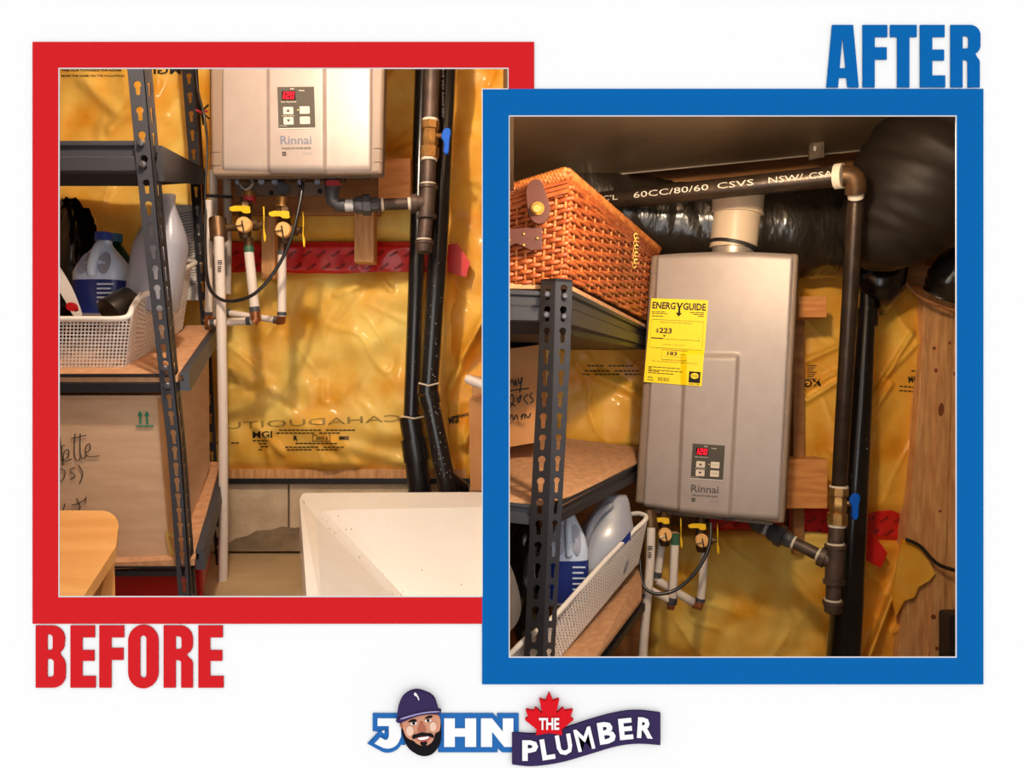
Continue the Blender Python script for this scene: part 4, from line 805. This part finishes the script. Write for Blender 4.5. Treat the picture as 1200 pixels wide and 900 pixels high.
beam(sB, M['steel'], ((589, 588, 612, 1.41), (622, 592, 616, 1.405))); beam(sB, M['steeld'], ((659, 588, 612, 1.405), (750, 542, 562, 1.93)))
shelfboard(sB, [(589, 586, 1.415), (659, 588, 1.415), (750, 540, 1.93), (752, 524, 2.05), (640, 511, 2.0), (589, 515, 1.9)], .008)
shelfboard(sB, [(640, 790, 1.40), (697, 772, 1.42), (752, 700, 1.76), (752, 664, 1.85), (650, 700, 1.85)], .008)
beam(sB, M['steeld'], ((684, 792, 812, 1.41), (756, 697, 716, 1.79)))
for x, y, Y in ((641, 345, 1.38), (640, 369, 1.38), (662, 347, 1.382), (661, 371, 1.382)): bolt(sB, x, y, Y, 4)
r = empty('cardboard_box', at(605, 520, 1.7), 'cardboard box with black marker writing, left edge of the blue-framed room', 'box')
MB().hexa([at(589, 410, 1.66), at(632, 404, 1.70), at(632, 518, 1.70), at(589, 525, 1.66)], [at(593, 410, 1.85), at(640, 404, 1.86), at(640, 512, 1.86), at(593, 515, 1.85)]).build('box_body', M['cardd'], r)
mb = MB()
for p in ([(597, 452), (600, 445), (603, 452), (604, 445), (606, 452)], [(607, 443), (609, 450), (612, 442), (609, 460)], [(597, 478), (602, 470), (600, 462), (597, 470), (604, 476)], [(607, 468), (611, 463), (608, 472), (606, 466)], [(619, 462), (614, 467), (619, 474)], [(624, 460), (621, 464), (625, 469), (621, 473)],
          [(597, 492), (600, 486), (602, 492), (605, 486), (607, 492)], [(610, 489), (613, 485), (611, 492)], [(615, 491), (615, 485), (619, 490), (622, 484)], [(597, 458), (620, 455)]): stroke(mb, p, 1.655, .9)
mb.build('handwriting', M['print_'], r, kind='stuff')
# mesh basket + jugs (after)
wb = empty('wire_basket', at(690, 766, 1.5), 'white mesh basket on the lower shelf of the blue-framed room', 'basket')
a0, a1, a2, a3 = at(642, 732, 1.44), at(758, 612, 1.78), at(748, 660, 1.79), at(655, 772, 1.46)
mb = MB(); mesh_panel(mb, bil(a0, a1, a2, a3), 40, 12, .3)
mesh_panel(mb, bil(at(589, 778, 1.40), at(642, 732, 1.44), at(655, 772, 1.46), at(600, 820, 1.42)), 20, 12, .5)
mb.build('mesh_wall', M['mesh'], wb, mods=solid(.0006), kind='stuff')
q = spline([(589, 777, 1.40), (612, 753, 1.41), (634, 736, 1.43), (655, 717, 1.46), (700, 667, 1.62), (740, 625, 1.74), (757, 608, 1.79), (750, 602, 1.82), (738, 603, 1.84)], 6)
MB().tube([at(*p) for p in q], 3.4 / F * 1.5, 8).build('rim', M['wire'], wb, smooth=True)
jug('bleach_jug', 'white jug with blue label between shelf post and clear jug, blue-framed room', 665, 705, 590, 1.64, 48, M['jug'], None, M['bluel'], recess=True)
r = empty('clear_jug', at(700, 690, 1.6), 'big hazy translucent jug leaning in the right mesh basket', 'bottle')
mb = MB(); ax0 = at(698, 669, 1.74); ax1 = at(722, 580, 1.79); n = 28; rings = []
prof = [(0, 38), (.1, 39), (.4, 38), (.52, 36), (.66, 30), (.8, 24), (.9, 20), (.97, 16), (1.0, 13)]
for t, rr in prof:
    c = ax0.lerp(ax1, t) + Vector((0, 0, 0)); k = rr * .92 / F * 1.76
    for q in range(n):
        aa = 2 * math.pi * q / n; e = .75; ca, sa = math.cos(aa), math.sin(aa)
        rings.append(c + Vector((math.copysign(abs(ca) ** e, ca) * k * .98, math.copysign(abs(sa) ** e, sa) * k * .7, 0)))
mb.add(rings, [[i * n + q, i * n + (q + 1) % n, (i + 1) * n + (q + 1) % n, (i + 1) * n + q] for i in range(len(prof) - 1) for q in range(n)] + [list(range(n)), [(len(prof) - 1) * n + q for q in range(n)]])
mb.build('body', M['jugc'], r, smooth=True)
MB().tube([at(*p) for p in spline([(686, 640, 1.71), (692, 618, 1.70), (703, 601, 1.72), (716, 592, 1.75)], 6)], .008, 10).build('handle', M['jugc'], r, smooth=True)
MB().hexa([at(709, 655, 1.69), at(739, 622, 1.71), at(739, 633, 1.71), at(709, 668, 1.69)], [at(709, 655, 1.70), at(739, 622, 1.72), at(739, 633, 1.72), at(709, 668, 1.70)]).build('label_band', M['bluel'], r)
r = empty('plastic_bag', at(600, 750, 1.7), 'dark bag behind the post at the bottom left of the blue-framed room', 'bag')
MB().grid(lambda u, v: bag(u, v, 618, 680, 26, 70, 1.72, .07, 9), 40, 28).build('bag_body', M['bag'], r, smooth=True)
r = empty('white_tray', at(603, 740, 1.5), 'pale rounded plastic dish edge at the far left of the right basket', 'dish')
MB().plate([sm([(589, 650), (598, 660), (608, 690), (612, 715), (604, 735), (589, 745)], 2)], lambda x, y: at(x, y, 1.50), lambda x, y: at(x, y, 1.53)).build('dish_rim', M['conduit'], r, smooth='auto')
# ---------------- wicker hamper
hb = empty('wicker_hamper', at(680, 330, 1.5), 'woven wicker hamper with leather straps on top of the right shelf', 'basket')
def wick(P, nrow, ncol, nst, r, name, ph=0, amp=.0035, nrm=Vector((0, -1, 0))):
    mb = MB()
    for j in range(nrow):
        v = (j + .5) / nrow; pts = []
        m = ncol * 4
        for i in range(m + 1):
            u = i / m; s_ = math.sin(math.pi * (u * nst + (j % 2))) if True else 0
            pts.append(P(u, v + .006 * nz(i * .7, j, 3)) + nrm * (amp * s_))
        mb.tube(pts, r * (1 + .15 * nz(j, 1.3, 2)), 6)
    return mb
F0, F1, F2, F3 = at(589, 238, 1.43), at(670, 216, 1.40), at(662, 328, 1.40), at(589, 338, 1.43)
R0, R1, R2, R3 = F1, at(768, 298, 1.93), at(759, 376, 1.93), F2
nr = Vector((.75, -.5, 0)).normalized(); nf = Vector((0, -1, 0))
wick(bil(F0, F1, F2, F3), 17, 16, 7, .0047, 'w').build('front_weave', M['wicker'], hb, smooth=True, kind='stuff')
wick(bil(R0, R1, R2, R3), 18, 22, 11, .0046, 'w', nrm=nr).build('side_weave', M['wicker'], hb, smooth=True, kind='stuff')
mb = MB(); P_ = bil(F0, F1, F2, F3); Q_ = bil(R0, R1, R2, R3)
for i in range(7): u = (i + .5) / 7; mb.tube([P_(u, t / 6) for t in range(7)], .0034, 6)
for i in range(11): u = (i + .5) / 11; mb.tube([Q_(u, t / 6) for t in range(7)], .0034, 6)
mb.build('stake', M['wickerl'], hb, smooth=True, kind='stuff')
mb = MB(); mb.hexa([F0 + Vector((0, .01, -.0)), F1 + Vector((-.006, .012, 0)), F2 + Vector((-.006, .012, 0)), F3 + Vector((0, .01, 0))], [at(610, 250, 1.75), at(765, 300, 1.93), at(756, 375, 1.93), at(610, 375, 1.75)]); mb.build('gap_shade_shell', M['leather'], hb, label='dark shell put in for the shade inside the weave')  # dark colour behind the strands gives the gaps their shade
# lid
G0, G1, G2 = at(589, 226, 1.43), at(664, 203, 1.39), at(771, 293, 1.94)
def braid(mb, a, b, turns, R, r, n=3):
    d = (b - a); L = d.length; d.normalize(); s1 = d.cross(Vector((0, 0, 1))).normalized(); s2 = d.cross(s1)
    for k in range(n):
        m = int(turns * 8); mb.tube([a + d * (L * i / m) + (s1 * math.cos(2 * math.pi * (i / 8) + k * 2.094) + s2 * math.sin(2 * math.pi * (i / 8) + k * 2.094)) * R for i in range(m + 1)], r, 6)
mb = MB()
braid(mb, G0, G1, 7, .007, .0065); braid(mb, G1, G2, 16, .006, .0055)
mb.build('rim_braid', M['wickerl'], hb, smooth=True, kind='stuff')
mb = MB()
for dz, rr in ((.013, .0045), (.022, .004), (.031, .0045)):
    o_ = Vector((0, 0, -dz)); mb.tube([G0 + o_, G0.lerp(G1, .5) + o_ + Vector((0, -.003, 0)), G1 + o_, G1.lerp(G2, .5) + o_ + nr * .004, G2 + o_], rr, 6)
mb.hexa([G0 + Vector((0, .004, .0)), G1 + Vector((0, .004, .0)), G2, at(600, 240, 1.75)], [p - Vector((0, 0, .015)) for p in (G0 + Vector((0, .004, 0)), G1 + Vector((0, .004, .0)), G2, at(600, 240, 1.75))])
mb.build('lid', M['wicker'], hb, smooth='auto')
# leather strap
st = [(616, 214), (633, 208), (638, 222), (643, 235), (646, 248), (640, 260), (631, 263), (622, 258), (618, 245)]
st1 = MB().pplate([sm(st, 2)], 1.375, .012).build('leather_strap', M['leather'], hb, mods=bev(.002))
MB().pplate([ell(630, 244, 8, 8, 24)], 1.371, .006).build('clasp_plate', M['gold'], st1, smooth='auto', mods=bev(.001))
MB().seg(at(629, 244, 1.372), at(629, 244, 1.352), [(0, .004), (.5, .003), (.55, .008), (1, .007)], 12).build('turn_knob', M['gold'], st1, smooth='auto')
st2 = MB().pplate([[(589, 262), (600, 268), (612, 267), (635, 266), (635, 292), (622, 293), (605, 285), (598, 288), (589, 285)]], 1.39, .008).build('leather_strap', M['leather'], hb, mods=bev(.002))
for x, y in ((614, 274), (630, 279), (614, 287), (597, 281)): MB().seg(at(x, y, 1.39), at(x, y, 1.386), [(0, .003), (1, .002)], 10).build('rivet', M['gold'], st2, smooth='auto')
mb = MB()
for i in range(9):
    c = at(745 + (i % 2) * 1.5 - i * .2, 277 + i * 4.2, 1.60); mb.tube([c + Vector((.004 * math.cos(a) , -.001, .006 * math.sin(a))) for a in [q * math.pi / 4 for q in range(9)]], .0012, 5)
mb.build('brass_chain', M['gold'], hb, smooth=True)
# ---------------- ductwork
r = empty('sheet_metal_duct', at(800, 190, 1.9), 'dark brown sheet metal duct overhead, across the top of the blue-framed room', 'duct')
e0, e1_ = at(585, 217, 1.93), at(1060, 171, 1.93)
MB().hexa([at(602, 60, 1.30), at(1090, 20, 1.30), e1_, at(589, 217, 1.93)], [at(602, 60, 1.30) + Vector((0, 0, .25)), at(1090, 20, 1.30) + Vector((0, 0, .25)), e1_ + Vector((0, 0, .3)), e0 + Vector((.01, 0, .3))]).build('duct_body', M['duct'], r)
MB().tube([at(589, 217.5, 1.928), at(1060, 171.5, 1.928)], .0016, 6).build('bright_lip', M['ductl'], r)
MB().tube([at(808, 110, 1.63), at(826, 193, 1.925)], .0018, 6).build('seam', M['ductl'], r)
MB().tube([at(925, 110, 1.67), at(905, 187, 1.925)], .0006, 6).build('seam', M['duct'], r)
bk_ = MB().pplate([[(949, 167), (966, 165), (966, 184), (949, 187)]], 1.85, .01).build('hanger_bracket', M['heatdark'], r); MB().pplate([ell(955, 174, 1.6, 3, 10)], 1.848, .002).build('bracket_screw', M['fleck'], bk_)
# flexible wrapped ducts
def flex(name, label, pp, rpx, m, seed, wr=.05, nn=40):
    q = spline(pp, 14); P = [at(*p) for p in q]; R = spline([(a, 0, 0) for a in rpx], 14); r = empty(name, P[-1], label, 'duct')
    mb = MB(); rings = []; up = Vector((0, 1, 0))
    for i, p in enumerate(P):
        d = (P[min(i + 1, len(P) - 1)] - P[max(0, i - 1)]).normalized(); a = (up - d * up.dot(d)).normalized(); b = d.cross(a); k = R[i][0] / F * q[i][2]
        for j in range(nn):
            t = 2 * math.pi * j / nn; dv = a * math.cos(t) + b * math.sin(t)
            w_ = 1 + wr * (nz(i * .28, 0, seed) * .9 + (1 - 2 * abs(nz(i * .45 + 1.2 * math.sin(t), math.cos(t) * 1.4, seed + 3))) * .8 + nz(dv.x * 3, dv.z * 3, seed + i * .3) * .5)
            rings.append(p + dv * k * w_)
    mb.add(rings, [[i * nn + j, i * nn + (j + 1) % nn, (i + 1) * nn + (j + 1) % nn, (i + 1) * nn + j] for i in range(len(P) - 1) for j in range(nn)]); mb.build('wrap', M[m], r, smooth=True); return r
flex('flexible_duct', 'glossy black wrapped duct running behind the white vent pipe', [(640, 215, 2.0), (720, 245, 2.0), (800, 262, 2.0), (900, 268, 1.99), (1000, 268, 1.99), (1060, 255, 1.98)], [48, 44, 46, 53, 56, 50], 'wrap', 3.1, .06, 56)
flex('flexible_duct', 'big dull black wrapped duct bulging at the upper right of the blue-framed room', [(1300, 60, 1.70), (1200, 120, 1.72), (1120, 180, 1.74), (1075, 225, 1.76), (1040, 268, 1.80), (1028, 292, 1.85)], [78, 82, 84, 80, 58, 34], 'wrapm', 7.3, .05, 64)
flex('flexible_duct', 'glossy black duct end at the right edge below the big wrapped duct', [(1150, 290, 1.9), (1120, 320, 1.92), (1105, 345, 1.95)], [26, 26, 22], 'wrap', 9.3, .10, 40)
tag(MB().ptube([(1030, 310, 1.95), (1032, 340, 1.98), (1030, 368, 2.0)], [32, 26, 8]).build('duct_shadow_sleeve', M['bag'], smooth=True), 'black sleeve standing in for the shadow where the large duct meets the pipes at right', 'duct')  # black tube added for the shadow below the big duct
cable('pale curved strap drooping from the right ducts to the stud', [(1052, 322, 1.95), (1075, 345, 1.95), (1100, 358, 1.95), (1135, 368, 1.95)], 2.2, 'woodd', 'hanging_strap')
MBx = block('shadowed pine brace in the upper right corner below the ducts', 1060, 310, 1135, 336, 2.01, 2.05, 'woodd')
# horizontal + vertical gas pipe
r = empty('overhead_gas_pipe', at(1003, 230, 1.62), 'black iron pipe with white stencilled lettering running overhead to an elbow', 'pipe')
hp = [at(640, 243, 1.92), at(984, 206, 1.64)]; MB().tube([hp[0].lerp(hp[1], i / 6) for i in range(7)], .0228, 20).build('pipe', M['ironb'], r, smooth='auto')
def pm(a, b):     # a = px along, b = px offset ; onto pipe front
    t = (a - 640) / (984 - 640); c = hp[0].lerp(hp[1], t); k = c.y / F; o = b * k; return c + Vector((0, -math.sqrt(max(0, .0233 ** 2 - o * o)) / .915 - .0008, -o))
mb = MB(); k_ = [('SIC\'L', 702, 30, 6), ('60CC/80/60', 752, 88, 7), ('CSVS', 850, 40, 7), ('NSW/', 906, 36, 7), ('CSA', 948, 24, 7)]
for s_, x, wd, ht in k_: mb.text(s_, x, 2.5 + ht / 2 - 3, wd, ht, pm, 0, .0)
mb.build('lettering', M['white_print'], r)
MB().ptube([(979, 207, 1.635), (988, 206, 1.625)], [15, 15]).build('coupling', M['putty'], r, smooth='auto')
MB().ptube([(p[0], p[1], p[2]) for p in spline([(987, 206, 1.625), (996, 206, 1.62), (1002, 212, 1.62), (1003, 226, 1.63)], 5)], 12).build('elbow', M['bronze'], r, smooth='auto')
MB().ptube([(1003, 222, 1.63), (1003, 232, 1.64)], 9).build('thread_dope', M['putty'], r, smooth='auto')
gasline('tall dark iron gas riser with brass valve and tee in the blue-framed room', dict(top=(1003, 231, 1.66), v0=(983, 571), v1=(981, 615), t0=(979, 638), t1=(977, 684), cap=(976, 706), r=9.3, m='ironb'),
   ((979, 660, 1.80), (892, 617, 1.90)), [(893, 617.5, 1.90), (888, 615, 1.90), (885, 609, 1.90), (885, 598, 1.90)], 1.80)
r = empty('drain_pipe', at(987, 800, 1.95), 'thick black plastic drain pipe beside the right gas riser', 'pipe')
MB().ptube([(1018, 330, 1.97), (1009, 480, 1.95), (996, 660, 1.94), (985, 820, 1.93)], [9, 12, 17, 20], 20).build('pipe', M['abs'], r, smooth='auto')
MB().ptube([(1017, 362, 1.97), (1016, 382, 1.97)], 12.5).build('coupling', M['abs'], r, smooth='auto')
fleck_mesh([(1009, 480, 1.95), (996, 660, 1.94)], 14, 22, 8).build('plaster_fleck', M['fleck'], r, kind='stuff')
# vent
r = empty('flue_pipe', at(860, 292, 1.88), 'short cream flue pipe rising from the top of the right heater', 'pipe')
MB().ptube([(865, 221, 1.90), (859, 292, 1.90)], [29, 27], 32).build('pipe', M['vent'], r, smooth='auto')
MB().ptube([(865, 225, 1.90), (862.5, 252, 1.90)], [30, 30.5], 32).build('sleeve', M['vent'], r, smooth='auto')
MB().ptube([(863, 250, 1.90), (862.8, 252.5, 1.90)], [31, 31], 32).build('sleeve_lip', M['vent'], r, smooth='auto')
MB().ptube([(860, 287, 1.90), (859, 291, 1.90)], [28.5, 28.5], 32).build('gasket', M['gasket'], r, smooth='auto')
MB().ptube([(859, 291, 1.90), (858, 300, 1.90)], [24, 24], 32).build('collar', M['ductl'], r, smooth='auto')
# heater (after), turned so that its right side shows
an = math.radians(21); NB = Vector((-math.sin(an), -math.cos(an), .02)).normalized(); P0 = at(850, 450, 1.80)
def PB(px, py):
    d = Vector(((px - 600) / F, 1, (450 - py) / F)); return d * (P0.dot(NB) / d.dot(NB))
LB = lambda v: (lerp(768, 751, v), lerp(298, 594, v)); RB = lambda v: (lerp(932, 915, v), lerp(297, 612, v))
hB, QB = heater('tall silver beige wall heater with a yellow label in the blue-framed room', PB, NB, None, dict(cx=835, by=605, L=LB, R=RB, h=316, bow=3.5, gy=414, gl=(806, 793), gr=(869, 853),
   oL=lambda v: (lerp(762, 743, v), lerp(298, 590, v)), oR=lambda v: (lerp(936, 919, v), lerp(296, 615, v)), depth=.19, logo='logod',
   seams=[((762, 320), (769, 320)), ((745, 575), (752, 576))], panel=[(812.5, 519.5), (850, 522), (810, 559.5)]))
MB().hexa([PB(765, 597) - NB * .02, PB(905, 612) - NB * .02, PB(905, 617) - NB * .02, PB(765, 602) - NB * .02], [PB(765, 597) - NB * .18, PB(905, 612) - NB * .18, PB(905, 617) - NB * .18, PB(765, 602) - NB * .18]).build('bottom_plate', M['heatdark'], hB)
# energy label
el_ = empty('energy_label', PB(790, 452), 'yellow EnergyGuide sheet stuck to the upper left of the right heater', 'label')
c4 = [(763.5, 349.5), (830, 352), (823, 453), (754.5, 447.5)]
def EL(u, v, o=0):
    x = lerp(lerp(c4[0][0], c4[1][0], u), lerp(c4[3][0], c4[2][0], u), v); y = lerp(lerp(c4[0][1], c4[1][1], u), lerp(c4[3][1], c4[2][1], u), v); return PB(x, y) + NB * (.0015 + o + .0078 * max(0, min(1, (x - 798) / 7)) * max(0, min(1, (y - 410) / 6)))
MB().grid(lambda u, v: EL(u, v, .0008), 40, 60).build('sheet', M['label'], el_, mods=solid(.0003))
E_ = lambda u, v: EL(u, v, .0014); mb = MB()
mb.text('ENERG', .03, .125, .41, .085, E_, 0, .035); mb.text('GUIDE', .57, .125, .40, .085, E_, 0, .035)
mb.plate([[(.45, .04), (.48, .04), (.51, .085), (.54, .04), (.57, .04), (.525, .105), (.525, .16), (.56, .16), (.505, .205), (.45, .16), (.49, .16), (.49, .105)]], E_, E_)
mb.text('$', .13, .41, .05, .055, E_, 0, .02); mb.text('223', .19, .41, .22, .065, E_, 0, .035); mb.text('183', .36, .665, .17, .045, E_, 0, .03); mb.text('therms', .58, .655, .09, .018, E_)
mb.text('Estimated Yearly Operating Cost', .2, .29, .55, .02, E_, 0, .01); mb.text('Cost Range of Similar Models', .27, .55, .37, .018, E_); mb.text('Estimated Yearly Energy Use', .31, .69, .31, .014, E_)
mb.text('Your cost will depend on your utility rates and use.', .1, .755, .8, .022, E_)
for (u, v, w_) in ((.03, .155, .24), (.03, .175, .29), (.03, .205, .22), (.70, .145, .26), (.76, .165, .2), (.84, .185, .12), (.06, .81, .55), (.06, .825, .06), (.06, .845, .6), (.06, .86, .2), (.06, .88, .45), (.06, .935, .1), (.06, .965, .12)):
    n = max(1, int(w_ / .07))
    for q in range(n): mb.plate([rect(u + q * w_ / n, v, u + (q + .85) * w_ / n, v + .009)], E_, E_)
def frm(u0, v0, u1, v1, t=.004): mb.plate([rect(u0, v0, u1, v1), rect(u0 + t, v0 + t, u1 - t, v1 - t)], E_, E_)
frm(.04, .25, .95, .585); frm(.27, .60, .72, .72)
mb.plate([rect(.06, .465, .27, .478)], E_, E_); mb.plate([rect(.27, .473, .9, .477)], E_, E_); mb.plate([rect(.895, .44, .90, .48)], E_, E_); mb.plate([[(.26, .43), (.31, .43), (.285, .455)]], E_, E_)
mb.plate([rect(.77, .835, .965, .965), ell(.867, .885, .07, .035, 14)], E_, E_); mb.text('energy', .81, .905, .11, .03, E_); mb.text('ENERGY STAR', .78, .99, .18, .018, E_, 0, .02)
for q in range(12): mb.plate([rect(.24 + q * .017, .93, .24 + q * .017 + .005 + .005 * (q % 3 == 0), .975)], E_, E_)
mb.build('label_print', M['print_'], el_)
# valves + pipes under right heater
valve('bronze valve with round tag, left of two under the right heater', 779, 626, 1.86, .85)
valve('bronze valve with yellow lever and round tag, right of two under the right heater', 822, 633, 1.86, .85)
pipe('water_pipe', 'long white plastic pipe hanging at far left under the right heater', [(763, 618, 1.82), (762, 660, 1.82), (757, 720, 1.82), (751, 800, 1.82)], 5.2, 'pex', [('elbow_fitting', [(760, 598, 1.84), (763, 621, 1.83)], 8.5, 'bronze')], mark=(762, 640, 1.806))
pipe('water_pipe', 'short white pipe with clamp directly below the left tagged valve, blue-framed room', [(776, 632, 1.88), (770, 680, 1.88)], 4.6, 'pex', [('clamp', [(770, 670, 1.88), (769, 676, 1.88)], 6, 'fore'), ('cross_run', [(770, 680, 1.88), (816, 708, 1.88)], 5, 'pex')])
pipe('water_pipe', 'white pipe between the two tagged valves of the right heater, ending in a clamp', [(791, 636, 1.84), (788, 702, 1.84)], 4.9, 'pex', [('collar', [(791, 626, 1.84), (791, 638, 1.84)], 5.2, 'greenf'), ('clamp', [(788, 700, 1.84), (787, 708, 1.84)], 6, 'fore'), ('elbow', [(787, 704, 1.84), (786, 714, 1.84)], 4.4, 'copper'), ('cross_run', [(786, 704, 1.84), (756, 688, 1.85)], 4.4, 'pex')])
pipe('water_pipe', 'white pipe with copper elbow below the right tagged valve, blue-framed room', [(826, 646, 1.87), (821, 706, 1.87)], 4.8, 'pex', [('clamp', [(821, 701, 1.87), (820.5, 705, 1.87)], 5.6, 'fore'), ('elbow', [(821, 704, 1.87), (820, 711, 1.87), (813, 708, 1.87)], 5, 'copper')])
cable('black cable looping in front of the white pipes below the right heater', [(833, 612, 1.82), (831, 640, 1.80), (817, 668, 1.79), (794, 690, 1.79), (770, 696, 1.79), (755, 688, 1.8), (751, 672, 1.82), (750, 655, 1.84)], 2.1)
cable('dark cable crossing the right pine stud near its foot', [(1062, 632, 2.0), (1078, 640, 2.0), (1092, 655, 1.99), (1105, 664, 1.99), (1140, 674, 1.98)], 2.2)
tag(MB().pplate([ring_poly(1113, 721, 1140, 800, 4, 4)], 1.95, .05).build('wall_switch_box', M['steeld']), 'black box at the lower right edge of the blue-framed room', 'box')
